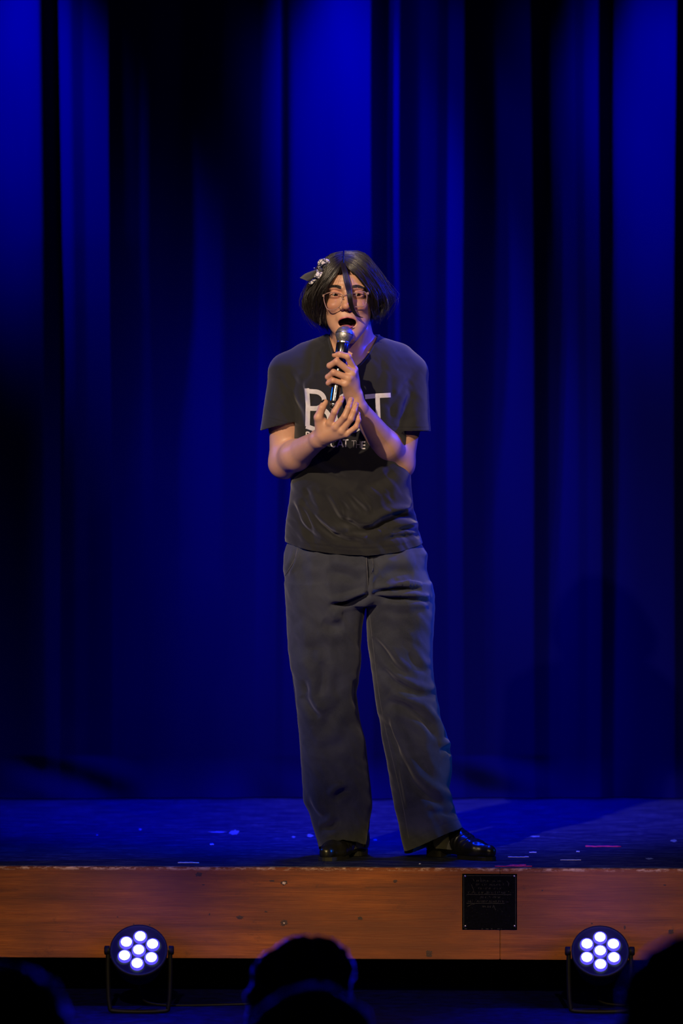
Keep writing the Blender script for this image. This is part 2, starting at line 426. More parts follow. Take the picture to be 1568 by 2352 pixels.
for i, z in enumerate(Zs):
    x = (X-784)/FPX*(CAMD+CURT_Y)
    y = CURT_Y+Hh[i]
    if z < 0.14:                                         # crumpled hem resting on the boards
        a = (0.14-z)/0.14
        y = y-0.020*a*a*(1+0.6*np.sin(X/62.0)+0.4*np.sin(X/27.0+1))-0.006*np.sin(X/47.0+z*25)*np.sin(math.pi*a)*np.clip(0.4+np.sin(X/83.0)+np.sin(X/131.0), 0, 2)
    V.append(np.stack([x, y, np.full(len(x), z)], 1))
V = np.array(V); n1, n2 = V.shape[:2]; ii = np.arange(n1*n2).reshape(n1, n2)
Q = np.stack([ii[:-1, :-1], ii[:-1, 1:], ii[1:, 1:], ii[1:, :-1]], -1).reshape(-1, 4)
m_curt, nt, b = nodes_of('curtain_velour')
f = noise(nt, 400, 4, 0.6); g = noise(nt, 3.0, 4, 0.5, (1, 1, 0.3))
nt.links.new(mixc(nt, g, (0.0003, 0.0004, 0.028), (0.0004, 0.0005, 0.043)), b.inputs['Base Color'])
b.inputs['Roughness'].default_value = 0.95; b.inputs['Specular IOR Level'].default_value = 0.05
bump(nt, b, f, 0.15, 0.001)
cur = link('stage_curtain', mesh_np('curtain', V.reshape(-1, 3), Q), m_curt)
tag(cur, 'blue-lit velour curtain hanging in deep folds across the back of the stage', 'curtain')

# plaque screwed to the stage front
m_plq = simple('plaque_enamel', (0.0012, 0.0012, 0.0026), 0.7, var=0.6, nscale=150, bmp=0.1, spec=0.03)
m_plr = simple('plaque_relief', (0.009, 0.008, 0.010), 0.45, var=0.4, nscale=300)
m_scr = simple('screw_metal', (0.45, 0.40, 0.42), 0.35, 0.9)
rotS = Vector((1, -0.0405, 0)).normalized(); 
def front_pt(px, py, off=0.0):
    p = P(px, py, -0.34)
    for _ in range(4): p = P(px, py, edge_y(p[0])-off)
    return p
c0 = front_pt(1124, 2071)
R = bpy.data.objects.new('plaque', None)
import mathutils
RM = mathutils.Matrix.Rotation(SKEW, 3, 'Z')
bm = bmesh.new()
PW, PH = 0.1475, 0.1500
box(bm, (c0[0], c0[1]-0.002, c0[2]), (PW, 0.004, PH), 0.0006, RM)
plq = bm_obj('plaque', bm, m_plq, smooth=False); tag(plq, 'small square black plaque screwed to the orange stage board', 'plaque')
def on_plq(u, v, off=0.0045):                            # u, v metres from the centre
    return np.array([c0[0]+u, edge_y(c0[0]+u)-off, c0[2]+v])
V = []; Fq = []
def rib2(p, q, wd):
    p = np.array(p, float); q = np.array(q, float); d = q-p; L = np.hypot(*d)
    if L < 1e-6: return
    n = np.array([-d[1], d[0]])/L*wd/2; k = len(V)
    for a in (p-n, q-n, q+n, p+n): V.append(on_plq(*a, off=0.0042))
    Fq.append((k, k+1, k+2, k+3))
for a, bb in (((-.069, .0705), (.069, .0705)), ((.0695, .07), (.0695, -.07)), ((-.0695, .07), (-.0695, -.07)), ((-.062, .0195), (.058, .0195)), ((-.062, -.0045), (.040, -.0045))): rib2(a, bb, 0.0007)
rr = random.Random(3)
for vrow, u0, u1, hh in ((.056, -.035, .035, .0045), (.046, -.038, .036, .0045), (.036, -.030, .030, .004), (.0245, -.058, .056, .0055), (.0125, -.026, .030, .005), (.001, -.058, .050, .0055), (-.013, -.020, .018, .005)):
    u = u0
    while u < u1:                                        # worn raised lettering, no longer legible
        if rr.random() < 0.85:
            for _ in range(rr.choice((1, 2, 2))):
                s = rr.choice((0, 1, 2)); j = rr.uniform(0, .0015)
                if s == 0: rib2((u+j, vrow-hh/2), (u+j, vrow+hh/2), 0.0005)
                elif s == 1: rib2((u, vrow+rr.choice((-1, 0, 1))*hh/2), (u+.0025, vrow+rr.choice((-1, 0, 1))*hh/2), 0.0005)
                else: rib2((u, vrow-hh/2), (u+.0022, vrow+hh/2), 0.0005)
        u += rr.choice((.0036, .0036, .0036, .0066))
for pts in (((-.049, .047), (-.046, .038), (-.043, .033), (-.0435, .024)), ((-.025, .066), (-.022, .054)), ((-.045, .063), (-.042, .056)), ((-.060, -.013), (-.050, -.008), (-.040, -.006)), ((.010, -.008), (.016, -.022)), ((.046, .056), (.052, .050), (.050, .043))):
    for a, bb in zip(pts[:-1], pts[1:]): rib2(a, bb, 0.0006)
for _ in range(130):
    u, v = rr.uniform(-.066, .066), rr.uniform(-.066, .066)**1
    if rr.random() < 0.55: v = abs(v)
    rib2((u, v), (u+rr.uniform(.0004, .0011), v+rr.uniform(-.0004, .0004)), rr.uniform(.0004, .0009))
for u, du in ((-.067, .006), (-.022, .004), (-.010, .007), (.004, .003), (.021, .006), (.031, .002)): rib2((u, -.0727), (u+du, -.0727), 0.0011)
o = link('raised_lettering', mesh_np('lettering', V, Fq), m_plr, plq, smooth=False)
tag(o, 'worn illegible lettering and border on the plaque')
for u, v in ((-.066, .069), (.066, .0695), (-.0655, -.0655), (.0665, -.0645)):
    p = on_plq(u, v, 0.004)
    o = link('screw', lathe([(0, .0027), (.0008, .0026), (.0015, .0018), (.0017, 0)], p, (SKEW*0, -1, 0), 16), m_scr, plq)

# marks in the timber: knots and plugged holes (real dents with a plug), top-level trims of the board
m_knot = simple('knot_wood', (0.030, 0.008, 0.003), 0.7, var=0.6, nscale=200, bmp=0.5)
m_plug = simple('plug_wood', (0.38, 0.28, 0.20), 0.7, var=0.5, nscale=150, bmp=0.5)
def decal(name, px, py, rx, rz, mat, label, plug=None, seed=1):
    q = random.Random(seed); Vv = []; c = front_pt(px, py, 0.0006)
    n = 26; prof = [1+0.28*math.sin(3*a+q.random()*6)+q.uniform(-.12, .12) for a in np.linspace(0, 6.28, n)]
    Vv.append(c+np.array([0, -0.0004, 0]))
    for i in range(n):
        a = 2*math.pi*i/n; x = c[0]+rx*prof[i]*math.cos(a); Vv.append([x, edge_y(x)-0.0007, c[2]+rz*prof[i]*math.sin(a)])
    bm = bmesh.new(); vs = [bm.verts.new(v) for v in Vv]
    for i in range(n): bm.faces.new((vs[0], vs[1+i], vs[1+(i+1) % n]))
    o = bm_obj(name, bm, mat); tag(o, label, kind='structure')
    if plug:
        bm = bmesh.new(); vs = [bm.verts.new((c[0]+plug*math.cos(t)*q.uniform(.6, 1.1), edge_y(c[0])-0.0024, c[2]+plug*.8*math.sin(t)*q.uniform(.6, 1.1))) for t in np.linspace(0, 6.283, 11)[:-1]]
        bm.faces.new(vs); bm_obj('wood_plug', bm, m_plug, o)
k = 4
for px, py, rx, rz, pl in ((652, 2028, .011, .009, .006), (652, 2120, .014, .011, .003), (551, 2107, .014, .006, 0), (827, 2109, .010, .007, 0), (907, 2024, .007, .006, 0), (456, 2008, .011, .008, 0), (625, 2023, .010, .004, 0),
    (1245, 2045, .003, .003, 0), (1526, 2033, .005, .003, 0), (1359, 2121, .003, .003, 0), (1434, 2130, .004, .009, 0), (481, 2100, .003, .004, 0), (307, 2123, .003, .003, 0), (344, 2124, .003, .003, 0), (270, 2106, .003, .002, 0), (611, 2094, .006, .003, 0), (1540, 2140, .010, .010, 0), (985, 2190, .012, .012, 0), (467, 2032, .005, .002, 0)):
    decal('trim_%d' % k, px, py, rx*.72, rz*.7, m_knot, 'dark knot or dent in the stage board', pl, k); k += 1

# scraps and tape on the stage floor
m_red = simple('red_tape', (0.75, 0.03, 0.09), 0.6, var=0.2, nscale=80)
m_pap = simple('white_paper', (0.62, 0.60, 0.62), 0.7, var=0.1)
def floor_pt(px, py, z=0.0005):
    d = (CAMZ-z)*FPX/(py-HOR); return np.array([(px-784)/FPX*d, d-CAMD, z])
def scrap(name, x0, x1, py, dpy, mat, label, cat, seed, group=None):
    q = random.Random(seed); n = 9; top = []; bot = []
    for i in range(n):
        t = i/(n-1); px = x0+(x1-x0)*t; j = dpy*q.uniform(-.35, .35) if 0 < i < n-1 else 0
        a = floor_pt(px, py-dpy/2+j); bb = floor_pt(px, py+dpy/2+j*0.4); a[2] += 0.0006*(i % 2); top.append(a); bot.append(bb)
    Vv = np.array(top+bot); Q = [(i, i+n, i+n+1, i+1) for i in range(n-1)]
    o = link(name, mesh_np('scrap', Vv, Q), mat)
    so = o.modifiers.new('t', 'SOLIDIFY'); so.thickness = 0.0006; so.offset = 1
    tag(o, label, cat, group)
scrap('tape_strip', 1344, 1426, 1943.5, 3.4, m_red, 'straight pink-red tape strip lying alone on the right of the blue floor', 'tape', 1)
scrap('tape_strip', 1136, 1222, 1989.0, 2.2, m_red, 'long thin red tape strip at the very stage edge above the plaque', 'tape', 2)
scrap('tape_strip', 1170, 1208, 1986.8, 3.0, m_red, 'short torn red tape piece on top of the long strip above the plaque', 'tape', 3)
scrap('paper_scrap', 408, 457, 1981.5, 2.4, m_pap, 'thin pale paper sliver near the stage edge left of the performer', 'scrap', 4)
scrap('paper_scrap', 1166, 1214, 1968.2, 1.6, m_pap, 'thin pale sliver on the floor just right of the pointing shoe', 'scrap', 5)
scrap('paper_scrap', 1215, 1232, 1957.8, 1.6, m_pap, 'tiny pale sliver behind the one beside the pointing shoe', 'scrap', 6)
scrap('paper_scrap', 1286, 1334, 1975.3, 1.0, m_pap, 'hair-thin pale sliver below the straight pink-red tape', 'scrap', 7)
scrap('paper_scrap', 482, 491, 1939.5, 3.4, m_pap, 'small whitish paper dot on the floor left of the performer', 'scrap', 8)
scrap('paper_scrap', 1323, 1331, 1956, 2.2, m_pap, 'tiny whitish speck in front of the straight pink-red tape', 'scrap', 9)
scrap('paper_scrap', 962, 966, 1984, 1.6, m_pap, 'tiny whitish speck at the stage edge between both shoes', 'scrap', 10)
# dusty chalk scuffs, part of the worn paint
m_dust = simple('dust_scuff', (0.16, 0.22, 0.24), 0.9, var=0.5, nscale=60)
for s, (px, py, wx, wy) in enumerate(((322, 1905, 4, 3), (538, 1912, 12, 6), (674, 1922, 5, 3), (712, 1919, 8, 4), (500, 1911, 22, 2), (1547, 1931, 8, 3.5), (1490, 1972, 10, 2), (223, 1918, 3, 2), (862, 1929, 5, 2.5), (1228, 1921, 12, 1.6))):
    Vv = [floor_pt(px, py, .0004)]; q = random.Random(s+50); n = 18
    for i in range(n):
        a = 2*math.pi*i/n; r = q.uniform(.6, 1.1); Vv.append(floor_pt(px+wx*r*math.cos(a), py+wy*r*math.sin(a), .0004))
    bm = bmesh.new(); vs = [bm.verts.new(v) for v in Vv]
    for i in range(n): bm.faces.new((vs[0], vs[1+i], vs[1+(i+1) % n]))
    bm.normal_update()
    o = bm_obj('trim_%d' % k, bm, m_dust); k += 1; tag(o, 'dusty pale scuff on the stage paint', kind='structure')

# ------------------------------------------------------------------ LED par lamps on the apron
m_hous = simple('lamp_housing', (0.003, 0.003, 0.005), 0.6, var=0.2, bmp=0.1, spec=.15)
m_led = emit('led_core', (0.62, 0.86, 1.0), 9.0)
m_rim = emit('led_lens_rim', (0.10, 0.07, 1.0), 1.1)
def par_lamp(px, py, label, spin):
    y = -0.56; c = P(px, py, y)
    root = empty('par_lamp', (c[0], y, APR)); tag(root, label, 'stage lamp', 'LED par lamps on the apron')
    ax = np.array([-c[0]*0.05, -1, 0.72]); ax /= np.linalg.norm(ax)
    u, v = frame_of(ax); 
    if v[2] < 0: u, v = -u, -v
    link('housing', lathe([(-.085, 0), (-.085, .045), (-.078, .058), (-.03, .071), (-.004, .076), (.006, .0765), (.006, .071), (-.002, .069), (-.002, 0)], c, ax, 48), m_hous, root)
    for k in range(7):
        a = math.radians(spin+60*k); r = 0.0 if k == 6 else 0.0405
        q = c+(u*math.cos(a)+v*math.sin(a))*r*np.array([1, 1, 1])
        lens = link('lens', lathe([(0, .0185), (.006, .0183), (.0085, .0155), (.0085, .0135)], q, ax, 28), m_rim, root)
        link('led_chip', lathe([(.0080, .0142), (.0105, .0122), (.0118, .0070), (.0122, 0)], q+u*0.0006*math.sin(k*2.1), ax, 24), m_led, lens)
    yk = []
    for s in (-1, 1): yk.append(c+np.array([s*.082, .02, 0]))
    base = c*1.0; base[2] = APR+0.006
    pts = [yk[0], yk[0]+[0, 0, -.07], np.array([c[0]-.078, y+.02, APR+.022]), np.array([c[0]-.06, y+.02, APR+.006]), np.array([c[0]+.06, y+.02, APR+.006]), np.array([c[0]+.078, y+.02, APR+.022]), yk[1]+[0, 0, -.07], yk[1]]
    V_, F_ = tube_np(catmull(pts, 40), 0.006, 8); link('yoke', mesh_np('y', V_, F_), m_hous, root)
    for s in (-1, 1): link('tilt_knob', lathe([(0, .012), (.012, .012), (.014, .009), (.014, 0)], yk[0 if s < 0 else 1]-np.array([s*.004, 0, 0]), (s, 0, 0), 20), m_hous, root)
    V_, F_ = tube_np(catmull([c+ax*-.08+[0, 0, -.03], c+[.0, .13, -.12], [c[0]+.05, y+.16, APR+.005], [c[0]+.4, y+.2, APR+.005]], 30), .0035, 6); link('power_cable', mesh_np('cb', V_, F_), m_hous, root)
    l = bpy.data.lights.new('added_glow_light', 'POINT'); l.energy = 3.2; l.color = (0.02, 0.01, 1.0); l.shadow_soft_size = 0.03  # added blue point light before the lens, stands in for the lamp's bloom
    lo = bpy.data.objects.new('added_glow_light', l); C.objects.link(lo); lo.location = c+ax*0.15
    l = bpy.data.lights.new('lamp_beam', 'SPOT'); l.energy = 900; l.color = (0.01, 0.01, 1.0); l.spot_size = math.radians(120); l.spot_blend = 1; l.shadow_soft_size = .06
    lo = bpy.data.objects.new('lamp_beam', l); C.objects.link(lo); lo.location = c+ax*0.03
    lo.rotation_euler = Vector(ax).to_track_quat('-Z', 'Y').to_euler()
    return root
par_lamp(318.5, 2184.5, 'seven-LED blue-white par lamp on the apron left of the performer', 85)
par_lamp(1378, 2186.5, 'seven-LED blue-white par lamp on the apron below and right of the plaque', 90)

# ------------------------------------------------------------------ performer
m_skin, nt, b = nodes_of('skin')
at = N(nt, 'ShaderNodeAttribute'); at.attribute_name = 'tint'
sx = N(nt, 'ShaderNodeSeparateColor'); nt.links.new(at.outputs['Color'], sx.inputs[0])
sn = noise(nt, 60, 6, 0.6); sn2 = noise(nt, 700, 3, 0.5)
cs = mixc(nt, sn, (0.50, 0.265, 0.165), (0.60, 0.335, 0.215))
cs = mixc(nt, sx.outputs[1], cs, (0.52, 0.19, 0.125))            # ruddy knuckles, cheeks, lids
cs = mixc(nt, sx.outputs[0], cs, (0.42, 0.105, 0.105))            # lips
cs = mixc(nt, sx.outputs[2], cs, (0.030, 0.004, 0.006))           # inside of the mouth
nt.links.new(cs, b.inputs['Base Color'])
b.inputs['Roughness'].default_value = 0.46; b.inputs['Specular IOR Level'].default_value = 0.45
b.inputs['Subsurface Weight'].default_value = 0.15; b.inputs['Subsurface Scale'].default_value = 0.006
b.inputs['Subsurface Radius'].default_value = (1.0, 0.35, 0.2)
bump(nt, b, sn2, 0.12, 0.0004)

PERS = empty('person', P(850, 1970, 0) * np.array([1, 1, 0]))
tag(PERS, 'person singing with head up in dark t-shirt and charcoal trousers, holding a microphone, feet apart', 'person')
mm3 = 0.001
EX, EY, EZ = P(796, 678, -0.10)                                   # centre of the head at eye height
def H(x, y, z): return np.array([EX+x*mm3, EY+y*mm3, EZ+z*mm3])
xs = axis_pts([(-0.235, -0.085, .0026), (-.085, .10, .00135), (.10, .26, .0026)])
ys = axis_pts([(-.345, -.235, .00135), (-.235, -.15, .0015), (-.15, .19, .003)])
zs = axis_pts([(0.04, .92, .009), (.92, 1.06, .003), (1.06, 1.58, .00135), (1.58, 1.66, .003)])
B = Field(xs, ys, zs)
# torso profile shared by body and t-shirt (px rows at the performer's distance)
TOR = [(1290, 652, 976, .015, .120), (1250, 654, 971, .012, .120), (1210, 655, 961, .008, .116), (1165, 662, 949, .000, .112), (1118, 667, 945, -.006, .112), (1080, 668, 941, -.012, .114),
       (1030, 668, 940, -.020, .118), (985, 672, 938, -.026, .122), (940, 672, 940, -.030, .124), (900, 670, 945, -.030, .122), (865, 664, 952, -.028, .114), (840, 662, 955, -.026, .104),
       (820, 668, 950, -.024, .092), (805, 680, 937, -.022, .080), (792, 696, 918, -.020, .068), (780, 718, 893, -.018, .056), (773, 736, 876, -.016, .046), (768, 752, 862, -.014, .034)]
f, lo, hi = loft_fn(pxtab([(q[0], q[1]+(8 if q[0] > 1060 else 0), q[2]-(8 if q[0] > 1060 else 0), q[3]+(.006 if q[0] > 1060 else 0), q[4]-(.030 if q[0] > 1060 else 0)) for q in TOR]), 2.35, 0.019); B.add(f, lo, hi, 0.01)
# pelvis and legs (inside the trousers)
for a, bb, ra, rb in ((P(770, 1320, .02), P(860, 1320, .02), .082, .082), (P(752, 1360, .015), P(750, 1640, .01), .070, .042), (P(750, 1640, .01), P(785, 1900, .02), .044, .034),
                      (P(915, 1360, .015), P(945, 1640, .015), .070, .040), (P(945, 1640, .015), P(1000, 1890, .0), .042, .034)):
    B.cone(a, bb, ra, rb, 0.03)
# neck and trapezius
B.cone(P(803, 735, -.058), P(810, 800, -.036), .055, .062, .02)
B.cone(P(800, 800, -.02), P(690, 830, -.01), .040, .024, .03); B.cone(P(812, 800, -.02), P(920, 832, -.01), .040, .024, .03)
B.cone(P(833, 760, -.085), P(812, 838, -.098), .013, .010, .012); B.cone(P(775, 762, -.080), P(804, 840, -.098), .012, .009, .012)   # neck muscles
B.ell(P(812, 838, -.088), (.052, .034, .038), .03)
# shoulders, arms
SR, EL_R, WR = P(664, 850, -.02), P(652, 1064, -.035), P(736, 1006, -.245)
SL, EL_L, WL = P(938, 850, -.02), P(917, 1066, -.030), P(817, 930, -.235)
for s_, e_, w_, q in ((SR, EL_R, WR, 0), (SL, EL_L, WL, 1)):
    B.cone(s_+np.array([0, 0, -.012]), s_*.45+e_*.55, .043, .046, .02); B.cone(s_*.45+e_*.55, e_, .047, .040, .02)
    m_ = e_*.68+w_*.32
    B.cone(e_, m_, .039, .041, .02); B.cone(m_, e_*.08+w_*.92, .040, .026, .02)
B.ell(P(646, 1084, -.008), (.018, .02, .016), .014); B.ell(P(911, 1092, -.006), (.018, .02, .016), .014)   # elbow tips

# ---- right hand, open, palm up, fingers curling upward
HR = {}
def joint(*pts): return [P(*p) for p in pts]
B.cone(WR, P(744, 999, -.262), .026, .024, .015)
mc = joint((758, 971, -.292), (771, 981, -.298), (784, 990, -.298), (795, 997, -.294))
for i, m_ in enumerate(mc):
    B.cone(P(742+i*2.5, 1000+i*3, -.256), m_, .0150-.0008*i, .0108-.0005*i, .010)
B.ell(P(757, 992, -.272), (.024, .018, .020), .012)
fR = {'index': joint((758, 971, -.292), (768, 946, -.311), (778, 928, -.308), (785, 915, -.300)),
      'middle': joint((771, 981, -.298), (791, 957, -.316), (800, 936, -.316), (806, 918, -.308)),
      'ring': joint((784, 990, -.298), (806, 962, -.313), (813, 944, -.314), (818, 929, -.306)),
      'pinky': joint((795, 997, -.294), (818, 980, -.303), (823, 965, -.305), (822, 950, -.300))}
rad = {'index': (.0098, .0088, .0083, .0074), 'middle': (.0098, .0089, .0083, .0074), 'ring': (.0093, .0084, .0078, .0070), 'pinky': (.0083, .0074, .0069, .0063)}
def finger(pts, r, k0=.006):
    B.cone(pts[0], pts[1], r[0], r[1], k0)
    B.cone(pts[1], pts[2], r[1], r[2], .0035)
    B.cone(pts[2], pts[3], r[2], r[3], .0035)
for n_ in fR: finger(fR[n_], rad[n_], .0045)
th = joint((741, 990, -.262), (731, 959, -.284), (739, 937, -.288), (746.5, 924, -.284))
B.cone(th[0], th[1], .019, .0125, .010); B.ell(P(741, 977, -.272), (.017, .014, .022), .010)
B.cone(th[1], th[2], .0120, .0105, .004); B.cone(th[2], th[3], .0105, .0085, .003)
HR['thumb'] = th
# ---- left hand wrapped round the microphone
fL = {'index': joint((813, 849, -.264), (798, 819, -.288), (781, 814, -.289), (768, 815.5, -.280)),
      'middle': joint((809, 858, -.276), (773, 830, -.290), (757, 840, -.276), (762, 850, -.250)),
      'ring': joint((801, 869, -.282), (766, 855, -.290), (753, 866, -.274), (759, 873, -.248)),
      'pinky': joint((793, 882, -.281), (765, 874, -.288), (754, 880, -.274), (758, 884, -.250))}
B.cone(WL, P(814, 908, -.240), .0255, .024, .015)
for (n_, p_), s_ in zip(fL.items(), ((813, 893, -.236), (811, 898, -.246), (807, 902, -.250), (803, 905, -.248))):
    B.cone(P(*s_), p_[0], .0155, .0112, .010)
B.ell(P(806, 884, -.252), (.021, .018, .030), .012)
for n_ in fL: finger(fL[n_], rad[n_], .0045)
thL = joint((809, 897, -.228), (806, 868, -.222), (795, 842, -.224), (783, 828, -.232))
B.cone(thL[0], thL[1], .017, .0125, .010); B.cone(thL[1], thL[2], .0120, .0105, .004); B.cone(thL[2], thL[3], .0105, .0085, .003)
# ---- head
B.ell(H(0, 18, 22), (74, 92, 88) * np.array(mm3), .012)
jaw = [(52, -60, 60, -8, 82), (40, -65, 65, -8, 86), (15, -67.5, 67.5, -8, 86), (-8, -68, 68, -8, 84), (-25, -68, 68.5, -10, 81), (-48, -64, 67, -18, 71), (-70, -57, 63, -28, 60),
       (-88, -49, 56, -38, 49), (-103, -39, 46, -47, 39), (-116, -28, 36, -53, 31), (-127, -16, 27, -58, 22), (-134, -6, 17, -60, 13)]
f, lo, hi = loft_fn([(EZ+z*mm3, EX+l*mm3, EX+r*mm3, EY+yc*mm3, bb*mm3) for z, l, r, yc, bb in jaw], 2.2); B.add(f, lo, hi, .012)
def h_ell(c, r, k=4, op='u', rot=0): B.ell(H(*c), np.array(r)*mm3, k*mm3, op, rot)
def h_cone(a, bb, ra, rb, k=4, op='u'): B.cone(H(*a), H(*bb), ra*mm3, rb*mm3, k*mm3, op)
for s_ in (-1, 1):
    h_ell((s_*32, -96, -1), (21, 13, 14), 12, 's')                                   # eye sockets
    h_ell((s_*34, -71, -32), (22, 22, 18), 14)                                       # cheeks
    h_cone((s_*10, -93, 17), (s_*44, -82, 17), 6, 6, 10)                             # brow
    h_ell((s_*31, -79, -2), (16.5, 14.5, 13.5), 4)                                   # lids over the eyeball
    h_ell((s_*31, -94, -2.5), (13.2, 9, 4.1), 1.5, 's')                              # lid opening
    h_cone((s_*19, -88.5, 1), (s_*43, -84.5, 1.5), 2.0, 1.6, 2)                      # crease of the upper lid
h_cone((-1, -90, 8), (-2, -111, -30), 6.5, 8.5, 9)                                   # nose bridge
h_ell((-2, -112, -35), (10.5, 10, 9), 6)
for s_ in (-1, 1): h_ell((-2+s_*12, -101, -38), (7.5, 9, 7), 5); h_ell((-2+s_*6.5, -108, -45), (4, 6, 3.4), 2, 's')
h_ell((1, -84, -62), (27, 13, 22), 12)                                               # muzzle
MO = np.array([1.5, -92, -76.0])
ang = np.linspace(0, 2*math.pi, 25)[:-1]
ring = []
for a in ang:
    x, z = 17.5*math.cos(a), (9.0 if math.sin(a) > 0 else 13.5)*math.sin(a)
    z += 0.0016*x*x*0-1.2*(x/20); 
    if math.sin(a) > 0: z -= 2.0*math.exp(-(x/4)**2)
    ring.append((MO[0]+x, MO[1]-3.5+0.018*x*x, MO[2]+z))
for i in range(24):
    a, c_ = ring[i], ring[(i+1) % 24]; up = math.sin(ang[i]) >= -0.05
    h_cone(a, c_, 3.2 if up else 4.2, 3.2 if up else 4.2, 3.0)
h_ell((MO[0], MO[1]-6, MO[2]-1.8), (13.8, 34, 8.6), 2, 's')                           # open mouth
h_ell((MO[0], MO[1]+12, MO[2]-2), (24, 26, 15), 4, 's')
h_ell((MO[0]-2, MO[1]+16, MO[2]-15), (16, 22, 9), 4)                                 # tongue
h_cone((-1, -93, -112), (7, -93, -113), 13, 12, 12)                                  # chin
for s_ in (-1, 1):
    h_ell((s_*73, 10, -16), (6, 17, 29), 4, 'u'); h_ell((s_*78, 4, -12), (5, 9, 17), 3, 's')
body_me = B.mesh('body'); del B
body = link('body', body_me, m_skin, PERS)
# skin tints
co = get_co(body_me); T = np.zeros((len(co), 4), np.float32); T[:, 3] = 1
rg = np.array([H(*r) for r in ring]); hd = np.nonzero((co[:, 2] > EZ-.13) & (co[:, 2] < EZ+.05) & (co[:, 1] < EY-.02))[0]
c_ = co[hd]; dmin = np.full(len(c_), 1.0)
for i in range(24):
    a, b2 = rg[i], rg[(i+1) % 24]; ab = b2-a; t = np.clip(((c_-a)@ab)/(ab@ab), 0, 1); dmin = np.minimum(dmin, np.linalg.norm(c_-a-t[:, None]*ab, axis=1))
T[hd, 0] = np.clip((0.0068-dmin)/0.0014, 0, 1)
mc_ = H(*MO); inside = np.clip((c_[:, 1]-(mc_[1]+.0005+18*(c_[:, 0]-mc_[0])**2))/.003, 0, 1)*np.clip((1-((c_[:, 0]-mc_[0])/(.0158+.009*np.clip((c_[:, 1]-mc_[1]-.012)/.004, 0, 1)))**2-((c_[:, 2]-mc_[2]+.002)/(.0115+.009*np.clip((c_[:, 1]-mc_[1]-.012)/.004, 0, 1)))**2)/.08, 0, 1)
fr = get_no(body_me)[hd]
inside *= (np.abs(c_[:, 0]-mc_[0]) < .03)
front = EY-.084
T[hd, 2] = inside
def ruddy(c, r, amt):
    d = np.linalg.norm(co-c, axis=1); T[:, 1] = np.maximum(T[:, 1], amt*np.clip(1-d/r, 0, 1))
for s_ in (-1, 1):
    ruddy(H(s_*42, -86, -34), .032, .5); ruddy(H(s_*31, -92, 6), .018, .8); ruddy(H(s_*31, -92, -10), .016, .6)
ruddy(H(-2, -116, -37), .016, .7); ruddy(EL_R+np.array([0, 0, -.03]), .06, .7); ruddy(EL_L+np.array([0, 0, -.03]), .06, .7)
for d_ in (fR, fL):
    for n_ in d_:
        for j in (1, 2, 3): ruddy(d_[n_][j], .013, .55)
ca = body_me.color_attributes.new('tint', 'FLOAT_COLOR', 'POINT'); ca.data.foreach_set('color', T.ravel())

# eyes
m_eye, nt, b = nodes_of('eye_white'); b.inputs['Base Color'].default_value = (0.72, 0.66, 0.62, 1); b.inputs['Roughness'].default_value = 0.08; b.inputs['Coat Weight'].default_value = 0.8
m_iris = simple('iris_brown', (0.045, 0.022, 0.012), 0.15, nscale=900, var=.5, coat=0.9); m_pup = simple('pupil_black', (0.003, 0.003, 0.003), 0.08, coat=1.0)
for s_, lbl in ((-1, 0), (1, 1)):
    c = H(s_*31, -78, -2.5); g = np.array([0.10, -1, 0.10]); g /= np.linalg.norm(g); r = .0122
    pr = [(r*math.cos(t), r*math.sin(t)) for t in np.linspace(math.pi, .52, 20)]
    e = link('eye', lathe(pr, c, g, 28), m_eye, PERS)
    link('iris', lathe([(r*math.cos(.52), r*math.sin(.52)), (r*.905, r*.40), (r*.94, r*.20)], c, g, 24), m_iris, e)
    link('pupil', lathe([(r*.94, r*.20), (r*.96, r*.1), (r*.965, 0)], c, g, 20), m_pup, e)

# fingernails
m_nail = simple('nail_pink', (0.52, 0.27, 0.21), 0.25, var=.06, coat=.5); m_nailb = simple('nail_black_polish', (0.012, 0.012, 0.016), 0.15, coat=1.0)
def nail(tip, prev, out, r, mat, label=None, sc=1.0):
    t = tip-prev; t /= np.linalg.norm(t); out = np.array(out, float); out -= t*(out@t); out /= np.linalg.norm(out); s_ = np.cross(t, out)
    c = tip-t*.0022+out*(r*.24); V = []; 
    nu, nv = 9, 9
    for i in range(nu):
        for j in range(nv):
            a = (i/(nu-1)*2-1)*1.0; bq = j/(nv-1)*2-1; ln = .0052*sc
            V.append(c+s_*math.sin(a)*r*.80+out*(math.cos(a)*r*.84+.0004-0.0010*max(0, bq)**2-(0.0010 if bq < -.95 else 0))+t*(bq*ln*(1-.12*a*a)))
    ii = np.arange(nu*nv).reshape(nu, nv); Q = np.stack([ii[:-1, :-1], ii[:-1, 1:], ii[1:, 1:], ii[1:, :-1]], -1).reshape(-1, 4)
    o = link('fingernail', mesh_np('nail', V, Q), mat, PERS); q = o.modifiers.new('s', 'SOLIDIFY'); q.thickness = .0004
    if label: tag(o, label)
nail(fR['index'][3], fR['index'][2], (.35, -1, .2), .0070, m_nail)
nail(fR['middle'][3], fR['middle'][2], (.15, -1, .1), .0070, m_nail)
nail(fR['ring'][3], fR['ring'][2], (.0, -1, .1), .0066, m_nail)
nail(fR['pinky'][3], fR['pinky'][2], (.3, -1, .1), .0060, m_nail)
nail(HR['thumb'][3], HR['thumb'][2], (-1, -.35, .3), .0085, m_nailb, 'thumbnail with black polish')
nail(fL['index'][3], fL['index'][2], (-.2, -.2, 1), .0070, m_nailb, 'index fingernail with dark polish')

